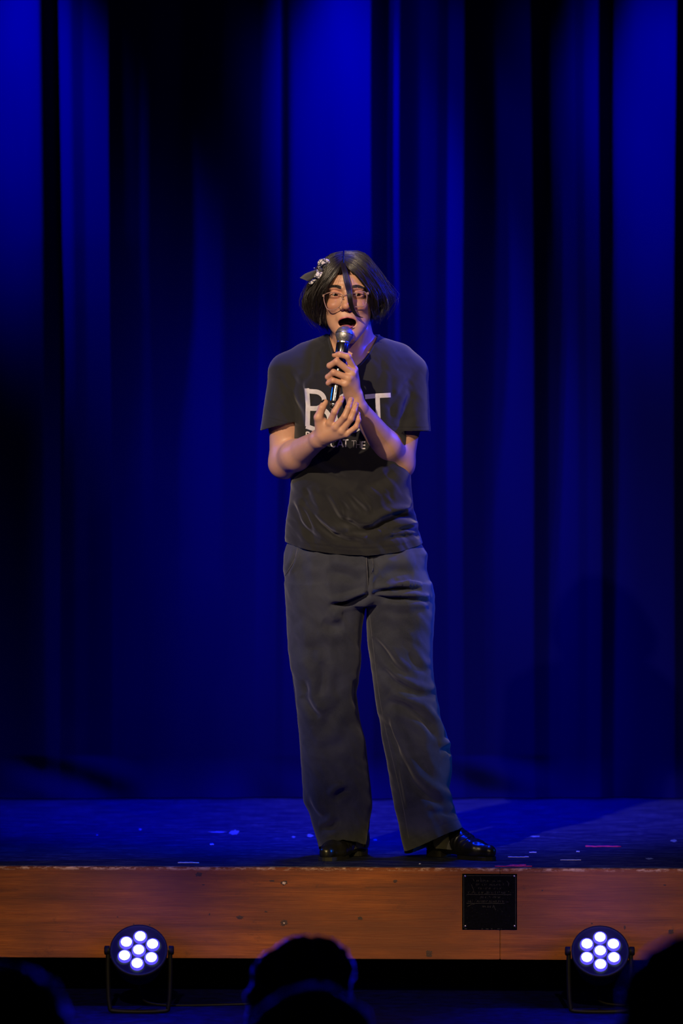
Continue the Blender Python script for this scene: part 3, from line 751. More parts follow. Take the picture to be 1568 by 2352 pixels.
# ---- t-shirt
m_shirt, nt, b = nodes_of('tshirt_cotton')
f1 = noise(nt, 900, 3, 0.6); f2 = noise(nt, 14, 5, 0.6)
nt.links.new(mixc(nt, f2, (0.0095, 0.0097, 0.0105), (0.0165, 0.0165, 0.0175)), b.inputs['Base Color'])
b.inputs['Roughness'].default_value = 0.85; b.inputs['Specular IOR Level'].default_value = 0.25; b.inputs['Sheen Weight'].default_value = 0.25; b.inputs['Sheen Roughness'].default_value = 0.5
bump(nt, b, f1, 0.35, 0.0006)
xs = axis_pts([(-.25, .27, .0021)]); ys = axis_pts([(-.19, .16, .0026)]); zs = axis_pts([(.78, 1.46, .0022)])
F_ = Field(xs, ys, zs)
f, lo, hi = loft_fn(pxtab(TOR), 2.35); F_.add(f, lo, hi, .01)
F_.cone(P(700, 826, -.016), P(664, 856, -.018), .044, .056, .03); F_.cone(P(915, 826, -.016), P(936, 858, -.018), .044, .055, .03)
def sleeve(a, b_, ra, rb, pc, no):
    no = np.array(no, float); no /= np.linalg.norm(no); g = cone_fn(a, b_, ra, rb); a2 = a*.45+b_*.55
    h = cone_fn(a2, b_, ra*.45+rb*.55-.005, rb-.005)
    def f(X, Y, Z):
        pl = (X-pc[0])*no[0]+(Y-pc[1])*no[1]+(Z-pc[2])*no[2]
        return np.maximum(np.maximum(g(X, Y, Z), pl), -h(X, Y, Z))
    r = max(ra, rb); F_.add(f, np.minimum(a, b_)-r, np.maximum(a, b_)+r, .012)
sleeve(P(664, 856, -.018), P(646, 1010, -.045), .056, .0615, P(649, 976, -.04), (.26, .0, -1))
sleeve(P(936, 858, -.018), P(939, 1030, -.045), .055, .0625, P(937, 990.5, -.04), (-.01, .0, -1))
sh_me = F_.mesh('t_shirt'); del F_
bm = bmesh.new(); bm.from_mesh(sh_me)
def warp_cut(bm, zfun, keep_above=True, region=None):
    """cut the mesh along z = zfun(x, y) by shearing it flat, bisecting, and shearing back"""
    old = {}
    for v in bm.verts: v.co.z -= zfun(v.co.x, v.co.y)
    if region is None: geom = bm.verts[:]+bm.edges[:]+bm.faces[:]
    else:
        sel = {v for v in bm.verts if region(v.co.x, v.co.y, v.co.z+zfun(v.co.x, v.co.y))}
        geom = list(sel)+[e for e in bm.edges if e.verts[0] in sel and e.verts[1] in sel]+[f for f in bm.faces if all(v in sel for v in f.verts)]
    r = bmesh.ops.bisect_plane(bm, geom=geom, dist=1e-6, plane_co=(0, 0, 0), plane_no=(0, 0, 1), clear_outer=not keep_above, clear_inner=keep_above)
    cut = [g for g in r['geom_cut'] if isinstance(g, bmesh.types.BMVert)]
    for v in bm.verts: v.co.z += zfun(v.co.x, v.co.y)
    return [np.array(v.co) for v in cut if v.is_valid]
pz = lambda py: P(784, py, 0)[2]
ppx = lambda px: P(px, 1000, 0)[0]
hx = [ppx(q) for q in (600, 653, 717, 776, 843, 908, 972, 1050)]; hz = [pz(q) for q in (1246, 1252, 1264, 1271, 1274, 1269, 1255, 1240)]
def hem(x, y): return float(np.interp(x, hx, hz))+(y+.1)*0.10
warp_cut(bm, hem, True)
nx = [ppx(q) for q in (735, 752, 757, 765, 780, 800, 815, 826, 838, 849, 857, 864, 871, 890)]; nz = [pz(q) for q in (640, 768, 790, 818, 838, 848, 848, 840, 827, 812, 798, 786, 770, 640)]
def neckl(x, y):
    t = min(1, max(0, (y+.070)/.075)); t = t*t*(3-2*t); g = float(np.interp(x, nx, nz))
    return g*(1-t)+max(g, pz(771))*t
loop = warp_cut(bm, neckl, False, lambda x, y, z: ppx(745) < x < ppx(880) and z > pz(900))
bm.to_mesh(sh_me); bm.free()
co = get_co(sh_me); no = get_no(sh_me); qx, qy = topx(co); wf = np.clip(-no[:, 1]*2.2+.25, 0, 1)
SF = [(((692, 1145), (718, 1185), (745, 1215), (790, 1240), (835, 1244)), 5, .0085), (((738, 1128), (757, 1160), (780, 1195), (815, 1208), (860, 1212)), 6, .008),
      (((795, 1132), (830, 1168), (842, 1180)), 5, .005), (((812, 1226), (850, 1218), (890, 1200), (925, 1182), (955, 1170)), 6, .009), (((858, 1208), (885, 1190), (915, 1182), (958, 1196)), 5, .008),
      (((690, 1160), (705, 1190), (720, 1222)), 4, .0055), 
      (((900, 1222), (935, 1215), (968, 1216)), 4, .006), (((655, 1238), (717, 1250), (776, 1257), (843, 1260), (908, 1254), (970, 1240)), 2.0, .0016),
      (((640, 866), (662, 905), (688, 945), (698, 975)), 5, .007), (((660, 850), (690, 890), (702, 925)), 5, .006), (((700, 860), (694, 890), (699, 925)), 4, .006), (((715, 800), (712, 850), (701, 880)), 4, .0045),
      (((630, 905), (650, 940), (672, 965)), 6, .004), (((960, 850), (925, 890), (905, 930), (898, 975)), 5, .007), 
      (((975, 940), (940, 962), (905, 965)), 6, .004), (((895, 860), (900, 900), (897, 960)), 5, .005), (((738, 800), (730, 850), (738, 890)), 5, .003), (((870, 800), (878, 850), (868, 900)), 6, .003),
      (((700, 1060), (750, 1090), (820, 1110)), 10, .006), (((930, 1060), (880, 1100), (830, 1120)), 10, .006), (((604, 957), (650, 969), (696, 980)), 1.6, .0012), (((886, 982), (940, 983), (986, 983)), 1.6, .0012)]
def tune(p_, w_, d_):
    if w_ <= 2: return p_, w_, d_
    if p_[0][1] < 1000: return p_, w_*1.35, d_*(.42 if p_[0][0] > 880 else .55)
    return p_, w_*1.35, d_*1.75
SF += [(((668, 1150), (684, 1180), (700, 1215), (735, 1240)), 5, .005), (((760, 1120), (790, 1165), (800, 1200), (850, 1226)), 5, .0055), (((820, 1120), (850, 1150), (858, 1190)), 6, .004),
       (((700, 1120), (712, 1150), (730, 1180)), 5, .004), (((880, 1240), (920, 1232), (965, 1230)), 4, .005), (((760, 1232), (810, 1222), (850, 1222)), 5, .004),
       (((860, 880), (850, 930), (842, 980)), 8, .003), (((745, 860), (742, 900), (748, 940)), 8, .003)]
SF = [tune(*q_) for q_ in SF]
d = fold_disp(qx, qy, SF)
low = np.clip((qy-1080)/120, 0, 1)
d += vnoise(np.stack([qx/38, qy/30, co[:, 1]*4], 1), 1, 3)*.0018+vnoise(np.stack([(qx-qy*.6)/17, (qy+qx*.5)/40, co[:, 1]*6], 1), 1, 5)*(.0012+.0040*low)+vnoise(np.stack([(qx-qy*.8)/9, (qy+qx*.7)/26, co[:, 1]*6], 1), 1, 6)*(.0005+.0016*low)
co = co+no*(d*np.maximum(wf, .35))[:, None]; set_co(sh_me, co)
shirt = link('t_shirt', sh_me, m_shirt, PERS)
q = shirt.modifiers.new('drape', 'SMOOTH'); q.factor = .5; q.iterations = 4
q = shirt.modifiers.new('cloth', 'SOLIDIFY'); q.thickness = .002; q.offset = -1
tag(shirt, 'black short-sleeved cotton t-shirt with white lettering')
# collar band along the neckline
L = np.array(loop); cc = L.mean(0); an = np.arctan2(L[:, 1]-cc[1], L[:, 0]-cc[0]); o_ = np.argsort(an); L = L[o_]; an = an[o_]
ga = np.linspace(-math.pi, math.pi, 121)[:-1]
Lr = np.stack([np.interp(ga, an, L[:, k], period=2*math.pi) for k in range(3)], 1)
for _ in range(3): Lr = (np.roll(Lr, 1, 0)+2*Lr+np.roll(Lr, -1, 0))/4
V_, Q_ = tube_np(Lr, .0028, 8, True); link('collar', mesh_np('collar', V_, Q_), m_shirt, shirt)

# printed lettering laid on the cloth
m_print = simple('white_print', (0.60, 0.57, 0.54), 0.7, var=.08, nscale=120)
m_thin_shaded = simple('thin_shaded_print', (0.30, 0.28, 0.30), 0.7, var=.08, nscale=120)  # the white print darkened to grey, shade put into the colour
dg = bpy.context.evaluated_depsgraph_get()
bvh = BVHTree.FromPolygons([Vector(c) for c in get_co(sh_me)], [tuple(p.vertices) for p in sh_me.polygons])
def drape(px, py, off=.0016):
    a = Vector(P(px, py, -.9)); bq = Vector(P(px, py, .3)); dr = (bq-a).normalized()
    h = bvh.ray_cast(Vector(P(px, py, -.30)), dr)
    if h[0] is None: return None
    return np.array(h[0])-np.array(dr)*off
class Print:
    def __init__(s): s.V = []; s.F = []
    def stroke(s, pts, wd, n=None, closed=False):
        pts = np.array(pts, float); L = np.sum(np.hypot(*np.diff(pts, axis=0).T)); n = n or max(3, int(L/2.2))
        seg = np.concatenate([[0], np.cumsum(np.hypot(*np.diff(pts, axis=0).T))]); t = np.linspace(0, seg[-1], n)
        c = np.stack([np.interp(t, seg, pts[:, 0]), np.interp(t, seg, pts[:, 1])], 1)
        tn = np.gradient(c, axis=0); tn /= np.linalg.norm(tn, axis=1)[:, None]+1e-9; nn = np.stack([-tn[:, 1], tn[:, 0]], 1); m = 5 if wd > 5 else 3; base = len(s.V)
        for i in range(n):
            for j in range(m):
                u = c[i]+nn[i]*wd*(j/(m-1)-.5); p = drape(*u)
                s.V.append(p if p is not None else P(u[0], u[1], -.1))
        for i in range(n-1):
            for j in range(m-1):
                k = base+i*m+j; s.F.append((k, k+1, k+m+1, k+m))
def arc(cx, cy, rx, ry, a0, a1, n=20): return [(cx+rx*math.cos(math.radians(a)), cy-ry*math.sin(math.radians(a))) for a in np.linspace(a0, a1, n)]
W = 10.6
def letter(strokes, wd, mat, label):
    pr = Print()
    for q, n in strokes: pr.stroke(q, wd, n)
    o = link('printed_letter', mesh_np('letter', pr.V, pr.F), mat, shirt); tag(o, label)
letter([([(704.5, 892), (707, 930), (706.5, 955), (706, 979)], None), ([(700, 898), (722, 899.5)]+arc(722, 919, 22.5, 19.5, 90, -90)+[(706, 938)], None),
        ([(706, 938), (728, 938)]+arc(729, 962, 27, 24, 90, -90)+[(720, 985), (703, 979)], None)], W, m_print, 'large white printed letter on the left of the chest')
letter([(arc(803, 948, 35, 42, 42, 318, 50), None)], W+1, m_print, 'large white printed letter behind the hands')
letter([([(838, 911.5), (866, 909), (897, 907.5)], None), ([(866.5, 911), (868, 950), (869, 975), (870, 997)], None)], W, m_print, 'large white printed letter on the right of the chest')
def small(letters, mat, label, wd):
    for ch, x, y, w_, h_, bold in letters:      # baseline-left x, baseline y, width, height
        k = wd*(1 if bold else .5); X = lambda u: x+u*w_; Y = lambda v: y-v*h_+0
        st = {'B': [[(X(.12), Y(0)), (X(.12), Y(1))], [(X(.12), Y(.96)), (X(.5), Y(.96))]+[(X(.5)+w_*.32*math.cos(a), Y(.74)-h_*.22*math.sin(a)) for a in np.linspace(1.5, -1.5, 7)]+[(X(.12), Y(.52))], [(X(.12), Y(.52)), (X(.5), Y(.52))]+[(X(.5)+w_*.42*math.cos(a), Y(.28)-h_*.24*math.sin(a)) for a in np.linspace(1.5, -1.5, 7)]+[(X(.12), Y(.04))]],
              'C': [[(X(.5)+w_*.45*math.cos(a), Y(.5)-h_*.46*math.sin(a)) for a in np.linspace(.7, 5.58, 16)]],
              'A': [[(X(0), Y(0)), (X(.5), Y(1))], [(X(.5), Y(1)), (X(1), Y(0))], [(X(.2), Y(.33)), (X(.8), Y(.33))]],
              'T': [[(X(0), Y(.95)), (X(1), Y(.95))], [(X(.5), Y(.95)), (X(.5), Y(0))]],
              'H': [[(X(.1), Y(0)), (X(.1), Y(1))], [(X(.9), Y(0)), (X(.9), Y(1))], [(X(.1), Y(.5)), (X(.9), Y(.5))]],
              'E': [[(X(.12), Y(0)), (X(.12), Y(1))]]+[[(X(.12), Y(v)), (X(.9), Y(v))] for v in (.05, .5, .95)]}[ch]
        letter([(q, max(3, int(len(q)*1.2))) for q in st], k, mat, label)
small((('B', 702, 1006, 10, 14, 1), ('C', 759, 1027.5, 14, 17, 1), ('A', 774, 1027, 14, 17, 1), ('T', 787, 1026.5, 13, 17, 1), ('E', 829.5, 1031, 10, 17, 1)), m_print, 'small bold white letter under the chest lettering', 3.0)
small((('T', 807, 1027.5, 10, 16, 0), ('H', 817, 1029, 11, 16, 0)), m_thin_shaded, 'small thin letter, print greyed for shade, under the chest lettering', 2.6)

# ---- trousers
m_pants, nt, b = nodes_of('charcoal_denim')
f1 = noise(nt, 700, 3, 0.6); f2 = noise(nt, 7, 7, 0.62, dist=.5); f3 = noise(nt, 1300, 2, .5)
c1 = mixc(nt, ramp(nt, f2, [(.36, (0, 0, 0)), (.66, (1, 1, 1))]), (0.015, 0.018, 0.029), (0.044, 0.049, 0.070))
nt.links.new(mixc(nt, ramp(nt, f3, [(.45, (0, 0, 0)), (.7, (.5,)*3)]), c1, (0.065, 0.066, 0.076)), b.inputs['Base Color'])
b.inputs['Roughness'].default_value = 0.9; b.inputs['Specular IOR Level'].default_value = 0.2; b.inputs['Sheen Weight'].default_value = 0.2
bump(nt, b, f1, 0.4, 0.0006)
xs = axis_pts([(-.20, .38, .0030)]); ys = axis_pts([(-.17, .19, .0035)]); zs = axis_pts([(-.02, .94, .0034)])
F_ = Field(xs, ys, zs)
PEL = [(1205, 672, 948, .014, .098), (1240, 662, 962, .014, .100), (1258, 655, 972, .013, .106), (1273, 651, 981, .012, .112), (1309, 649, 979, .012, .116), (1340, 653, 989, .012, .118), (1370, 656, 997, .012, .112), (1388, 664, 990, .012, .09)]
f, lo, hi = loft_fn(pxtab(PEL), 2.5); F_.add(f, lo, hi, .01)
LEG = [(1340, 653, 838, .012, .108), (1370, 653, 842, .012, .108), (1400, 656, 838, .012, .104), (1441, 657, 832, .010, .098), (1490, 660, 829, .006, .092), (1537, 669, 828, .004, .086), (1590, 678, 819, .002, .080), (1655, 683, 828, .005, .080),
       (1707, 688, 839, .008, .082), (1750, 691, 846, .010, .084), (1793, 693, 850, .012, .086), (1844, 696, 855, .012, .088), (1875, 711, 851, .010, .088), (1905, 721, 846, .008, .088), (1941, 730, 840, .005, .088), (1972, 738, 838, .005, .088)]
f, lo, hi = loft_fn(pxtab(LEG), 2.3); F_.add(f, lo, hi, .010)
LEG2 = [(1340, 838, 990, .012, .108), (1370, 842, 996, .012, .108), (1391, 843, 999, .010, .106), (1447, 841, 995, .006, .098), (1500, 847, 993, .002, .090), (1534, 852, 994, .0, .086), (1593, 860, 1002, -.004, .082), (1625, 865, 1009, -.004, .082), (1655, 871, 1011, -.002, .082), (1693, 878, 1029, .0, .084),
        (1734, 886, 1038, .002, .086), (1775, 892, 1037, .002, .086), (1810, 898, 1030, .0, .086), (1844, 905, 1038, -.002, .086), (1879, 913, 1053, -.004, .086), (1899, 917, 1062, -.005, .086), (1953, 927, 1072, -.005, .084), (1975, 930, 1076, -.005, .084)]
f, lo, hi = loft_fn(pxtab(LEG2), 2.3); F_.add(f, lo, hi, .010)
pa_me = F_.mesh('trousers'); del F_
bm = bmesh.new(); bm.from_mesh(pa_me)
lx = [ppx(q) for q in (700, 731, 754, 788, 819, 838, 860)]; lz = [pz(q) for q in (1952, 1945, 1930, 1923, 1929, 1938, 1945)]
rx = [ppx(q) for q in (915, 928, 967, 1005, 1033, 1062, 1090)]; rz = [pz(q) for q in (1960, 1954, 1935, 1917, 1906, 1899, 1893)]
def hems(x, y):
    back = np.clip((y+.02)/.10, 0, 1)*.028
    return (float(np.interp(x, lx, lz)) if x < ppx(882) else float(np.interp(x, rx, rz)))-back
warp_cut(bm, hems, True); warp_cut(bm, lambda x, y: pz(1225), False)
bm.to_mesh(pa_me); bm.free()
co = get_co(pa_me); no = get_no(pa_me); qx, qy = topx(co); wf = np.clip(-no[:, 1]*2.0+.3, 0, 1)
PF = [(((755, 1391), (790, 1386), (835, 1372), (848, 1362)), 5, .012), (((848, 1366), (890, 1356), (940, 1353), (968, 1354)), 4.5, .010), (((848, 1371), (900, 1375), (960, 1378), (985, 1382)), 4.5, .009),
      (((846, 1280), (848, 1320), (845, 1372)), 3, .007), (((845, 1290), (860, 1310), (845, 1330)), 3, .003), (((740, 1428), (762, 1438), (790, 1436)), 11, .009), (((750, 1312), (790, 1318), (828, 1336)), 10, .006),
      (((680, 1262), (672, 1290), (655, 1322)), 3.0, .004), (((876, 1320), (905, 1312), (950, 1318)), 10, .006), (((855, 1465), (880, 1495), (905, 1530), (930, 1552)), 7, .008),
      (((880, 1535), (905, 1565), (950, 1590), (1000, 1600)), 7, .010), (((888, 1610), (930, 1625), (975, 1655), (1010, 1700)), 8, .011), (((870, 1640), (900, 1700), (925, 1760), (960, 1810), (1010, 1845), (1035, 1862)), 9, .011),
      (((893, 1640), (896, 1700), (915, 1790), (930, 1860)), 6, .005), (((985, 1870), (1020, 1866), (1048, 1872)), 6, .006), (((1010, 1725), (1030, 1722), (1037, 1735)), 6, .006),
      (((690, 1600), (715, 1630), (735, 1648)), 7, .008), (((738, 1520), (740, 1555), (733, 1600)), 8, .006), (((700, 1560), (705, 1600), (728, 1625)), 8, .005), (((765, 1838), (780, 1822), (802, 1814)), 6, .007),
      (((735, 1905), (760, 1898), (778, 1880)), 6, .009), (((800, 1600), (760, 1640), (735, 1700)), 12, .005), (((700, 1700), (740, 1720), (800, 1700)), 14, .004), (((815, 1560), (818, 1600), (825, 1640)), 5, .004),
      (((738, 1926), (757, 1913), (788, 1906), (820, 1912), (842, 1922)), 1.8, .0016), (((930, 1936), (967, 1918), (1005, 1900), (1033, 1889), (1060, 1882)), 1.8, .0016),
      (((660, 1460), (700, 1490), (760, 1480)), 14, .004), (((860, 1420), (900, 1440), (960, 1430)), 14, .004), (((700, 1830), (720, 1870), (760, 1890)), 9, .005), (((940, 1500), (960, 1530), (985, 1545)), 7, .005), (((870, 1400), (920, 1410), (990, 1400)), 9, .004)]
PF = [(p_, w_*(1.15 if w_ > 2 else 1), d_*(1.8 if w_ > 2 else 1)) for p_, w_, d_ in PF]
d = fold_disp(qx, qy, PF)
d += vnoise(np.stack([qx/60, qy/48, co[:, 1]*4], 1), 1, 11)*.0035+vnoise(np.stack([(qx-qy*.5)/26, (qy+qx*.6)/52, co[:, 1]*6], 1), 1, 12)*.0048+vnoise(np.stack([(qx-qy*.7)/13, (qy+qx*.8)/30, co[:, 1]*6], 1), 1, 14)*.0019
co = co+no*(d*np.maximum(wf, .4))[:, None]; set_co(pa_me, co)
pants = link('trousers', pa_me, m_pants, PERS); q = pants.modifiers.new('drape', 'SMOOTH'); q.factor = .5; q.iterations = 3; q = pants.modifiers.new('cloth', 'SOLIDIFY'); q.thickness = .0022; q.offset = -1
tag(pants, 'wide-legged charcoal denim trousers')
# stitched seams as raised cords: fly, pocket, inseams
pbvh = BVHTree.FromPolygons([Vector(c) for c in get_co(pa_me)], [tuple(p.vertices) for p in pa_me.polygons])
m_seam = simple('seam_denim', (0.085, 0.085, 0.095), 0.9, var=.2, nscale=400)
def seam(pts, r=.0011, name='seam'):
    out = []
    for p in catmull(np.array(pts, float), 50):
        a = Vector(P(p[0], p[1], -.35)); dr = (Vector(P(p[0], p[1], .3))-a).normalized(); h = pbvh.ray_cast(a, dr)
        if h[0] is not None: out.append(np.array(h[0])-np.array(dr)*.0002)
    if len(out) > 5:
        out = np.array(out)
        keep = np.concatenate([[True], np.abs(np.diff(out[:, 1])) < .02]); out = out[keep]
        V_, Q_ = tube_np(out, r, 6); link(name, mesh_np(name, V_, Q_), m_seam, pants)
seam(((841, 1277), (843, 1310), (845, 1345)), .0012); seam(((853, 1277), (857, 1300), (851, 1320), (846, 1330)), .0007)
seam(((683, 1260), (676, 1285), (660, 1313), (655, 1322)), .0013, 'pocket_edge'); seam(((848, 1410), (856, 1480), (868, 1580), (882, 1660), (905, 1760), (925, 1850), (938, 1925)), .0008)
seam(((665, 1500), (676, 1590), (690, 1700), (700, 1800), (706, 1850)), .0008)

# ---- shoes
m_lea = simple('black_leather', (0.012, 0.012, 0.013), 0.30, var=.3, nscale=45, bmp=.5, bdist=.0015, spec=.6)
m_gore = simple('grey_elastic', (0.19, 0.19, 0.17), 0.85, var=.2, nscale=500, stretch=(1, 1, 4), bmp=.3)
m_sole = simple('sole_rubber', (0.008, 0.008, 0.008), 0.7)
def shoe(hl, toe, lbl):
    hl, toe = np.array(hl), np.array(toe); d = toe-hl; Ln = np.hypot(*d); d = d/Ln; s_ = np.array([-d[1], d[0]])
    W_ = lambda t, z, sd=0.0: np.array([hl[0]+d[0]*Ln*t+s_[0]*sd, hl[1]+d[1]*Ln*t+s_[1]*sd, z])
    lo = np.minimum(hl, toe)-.06; hi = np.maximum(hl, toe)+.06
    F_ = Field(axis_pts([(lo[0], hi[0], .0018)]), axis_pts([(lo[1], hi[1], .0018)]), axis_pts([(-.002, .17, .0018)]))
    F_.cone(W_(0, .040), W_(.03, .085), .031, .030, .01); F_.cone(W_(.10, .09), W_(.12, .125), .034, .036, .02)
    F_.cone(W_(.14, .085), W_(.58, .038), .034, .027, .02); F_.cone(W_(.05, .038), W_(.5, .036), .030, .029, .02)
    F_.cone(W_(.58, .030, .010), W_(.76, .025, .013), .026, .024, .015); F_.cone(W_(.6, .030, -.008), W_(.80, .025, -.012), .026, .023, .015)
    F_.cone(W_(.78, .026), W_(1.02, .023), .026, .019, .015)
    F_.add(lambda X, Y, Z: (Z-.008)+0*X+0*Y, (lo[0], lo[1], -.01), (hi[0], hi[1], .05), .004, 's')
    # ^ keeps only what is above the sole
    me = F_.mesh('shoe'); co = get_co(me); no = get_no(me)
    t = ((co[:, 0]-hl[0])*d[0]+(co[:, 1]-hl[1])*d[1])/Ln; sd = (co[:, 0]-hl[0])*s_[0]+(co[:, 1]-hl[1])*s_[1]
    wr = np.zeros(len(co))
    for tc_, a in ((.48, .0012), (.56, .0016), (.645, .0010), (.71, .0012), (.12, .0008)): wr += a*np.exp(-((t-tc_+.05*np.sin(sd*90+tc_*9)+1.2*(tc_-.55)*np.abs(sd)*8)/.018)**2)*np.clip((co[:, 2]-.018)/.02, 0, 1)
    wr += vnoise(co, 70, 3)*.0018*np.clip((co[:, 2]-.02)/.03, 0, 1)
    co = co+no*wr[:, None]; set_co(me, co)
    o = link('shoe', me, m_lea, PERS); tag(o, lbl)
    # elastic side panels: strips lifted off the upper
    me.calc_loop_triangles(); bt = BVHTree.FromPolygons([Vector(c) for c in co], [tuple(p.vertices) for p in me.polygons])
    for sg in (-1, 1):
        V = []; nu, nv = 14, 14
        for i in range(nu):
            for j in range(nv):
                u, v = i/(nu-1), j/(nv-1); z = .024+.082*v; tt = (.20+.12*u+.16*(1-v)*(u)+.02*(1-v)) if True else 0
                tt = .03+.10*(1-v)+u*(.33-.03*v)
                a = Vector(W_(tt, z, sg*.12)); h = bt.ray_cast(a, Vector((-s_[0]*sg, -s_[1]*sg, 0)))
                p = np.array(h[0])+np.array([s_[0], s_[1], 0])*sg*.0012 if h[0] is not None else W_(tt, z, sg*.03)
                V.append(p)
        ii = np.arange(nu*nv).reshape(nu, nv); Q = np.stack([ii[:-1, :-1], ii[:-1, 1:], ii[1:, 1:], ii[1:, :-1]], -1).reshape(-1, 4)
        g = link('elastic_panel', mesh_np('g', V, Q), m_gore, o)
        for side in (0, nu-1):
            V_, Q_ = tube_np([V[side*nv+j] for j in range(nv)], .0011, 6); link('seam', mesh_np('sm', V_, Q_), m_lea, g)
    bm = bmesh.new()
    def blk(t0, t1, w0, w1, z0, z1, n=14):
        lp = []
        for i in range(2*n):
            q = i/(n-1) if i < n else (2*n-1-i)/(n-1); sgn = 1 if i < n else -1
            t_ = t0+(t1-t0)*q; ww = (w0+(w1-w0)*q)*math.sqrt(max(0.02, 1-abs(2*q-1)**4)); lp.append(W_(t_, 0, sgn*ww))
        bot = [bm.verts.new((p[0], p[1], z0)) for p in lp]; top = [bm.verts.new((p[0], p[1], z1)) for p in lp]
        bm.faces.new(bot); bm.faces.new(top[::-1])
        for i in range(2*n): bm.faces.new((bot[i], top[i], top[(i+1) % (2*n)], bot[(i+1) % (2*n)]))
    blk(-.12, .22, .027, .029, 0.0005, .017); blk(.46, 1.10, .030, .030, .0005, .0105)
    bmesh.ops.recalc_face_normals(bm, faces=bm.faces[:])
    bm_obj('sole', bm, m_sole, o, smooth=False)
shoe((.046, .060), (-.040, -.115), 'black leather ankle shoe pointing forward')
shoe((.262, .030), (.402, -.105), 'black leather ankle shoe pointing to the side')

# ---- hair
m_hair, nt, b = nodes_of('black_hair')
hf = noise(nt, 300, 2, .5)
nt.links.new(mixc(nt, hf, (0.006, 0.0045, 0.004), (0.022, 0.016, 0.014)), b.inputs['Base Color'])
b.inputs['Roughness'].default_value = 0.34; b.inputs['Specular IOR Level'].default_value = 0.75
def GP(l): return np.array([P(x, y, EY+d*mm3) for x, y, d in l])
GL = [[(788, 603, -82), (777, 622, -93), (765, 640, -97), (752, 660, -93), (744, 682, -84), (741, 705, -72), (743, 727, -58), (751, 748, -44)],
      [(788, 590, -58), (766, 606, -74), (745, 632, -76), (731, 660, -72), (724, 690, -62), (725, 714, -52), (735, 736, -42)],
      [(788, 579, -12), (763, 586, -14), (741, 607, -16), (723, 638, -14), (711, 668, -10), (704, 696, -8), (716, 722, -8), (736, 740, -12)],
      [(787, 579, 42), (757, 590, 52), (730, 622, 64), (716, 662, 70), (710, 696, 62), (722, 728, 55), (745, 752, 48)],
      [(789, 592, 92), (780, 604, 104), (772, 640, 118), (768, 690, 112), (770, 732, 92), (776, 762, 74)]]
GR = [[(789.5, 603, -82), (803, 618, -92), (819, 634, -94), (833, 652, -90), (846, 672, -80), (854, 692, -68), (858, 712, -54), (864, 724, -44)],
      [(789.5, 590, -58), (815, 597, -70), (839, 618, -74), (858, 643, -66), (872, 666, -58), (880, 688, -48), (877, 706, -40), (866, 723, -38)],
      [(790, 578, -12), (820, 579, -14), (845, 594, -16), (864, 623, -14), (880, 653, -12), (896, 680, -8), (884, 702, -8), (870, 726, -12)],
      [(792, 578, 42), (822, 585, 52), (852, 610, 64), (874, 650, 70), (884, 684, 62), (872, 714, 54), (858, 734, 48)],
      [(790, 592, 92), (805, 604, 104), (818, 640, 118), (834, 686, 108), (836, 718, 92), (826, 748, 74)]]
def surf(G, v, t):
    """v, t arrays in 0..1 -> points"""
    cur = np.array([catmull(GP(g), 33) for g in G]); nG = len(G)
    vv = np.clip(v, 0, 1)*(nG-1); cc = catmull(cur.reshape(nG, -1), 81).reshape(81, 33, 3)
    i = np.clip(vv/(nG-1)*80, 0, 79.999); i0 = i.astype(int); fi = (i-i0)[..., None]
    j = np.clip(t, 0, 1)*31.999; j0 = j.astype(int); fj = (j-j0)[..., None]
    return (cc[i0, j0]*(1-fj)+cc[i0, j0+1]*fj)*(1-fi)+(cc[i0+1, j0]*(1-fj)+cc[i0+1, j0+1]*fj)*fi
HC = H(0, 15, 0)
def strands(n, G, sd, npt=15):
    r = np.random.default_rng(sd); ncl = 70
    clv = np.sort(r.random(ncl)); clph = r.random((ncl, 3))*6.28; clo = r.normal(0, .015, ncl)
    V = []; Q = []; k = 0
    t = np.linspace(0, 1, npt)
    for s_ in range(n):
        v = r.random()**1.0; c = int(np.argmin(np.abs(clv-v)+r.random(ncl)*.015)); tight = r.uniform(.35, .85)
        vt = v+(clv[c]-v)*t**1.2*tight
        le = r.uniform(.86, 1.03); p = surf(G, vt, np.clip(t*le+r.uniform(0, .04)*(1-t), 0, 1))
        dpt = r.uniform(-.075, .045); rad_ = (p-HC)
        p = HC+rad_*(1+(dpt+clo[c]*2.2*t)[:, None] if np.ndim(dpt) else 1+(dpt*(.35+.65*t)+clo[c]*2.2*t)[:, None])
        am = (.0065+.003*np.sin(c*1.7))*t**1.3; ph = clph[c]
        p[:, 0] += am*np.sin(t*10+ph[0]); p[:, 2] += am*np.sin(t*11+ph[1])*.8; p[:, 1] += am*np.sin(t*9+ph[2])
        if r.random() < .24: p += (t**1.6)[:, None]*r.normal(0, .009, 3)+(np.sin(t*r.uniform(4, 9)+r.random()*6)*t*.0035)[:, None]*r.normal(0, 1, 3)
        V_, Q_ = tube_np(p, np.interp(t, [0, .7, 1], [.00048, .00042, .00012]), 3)
        V.append(V_); Q.append(Q_+k); k += len(V_)
    return np.vstack(V), np.vstack(Q)
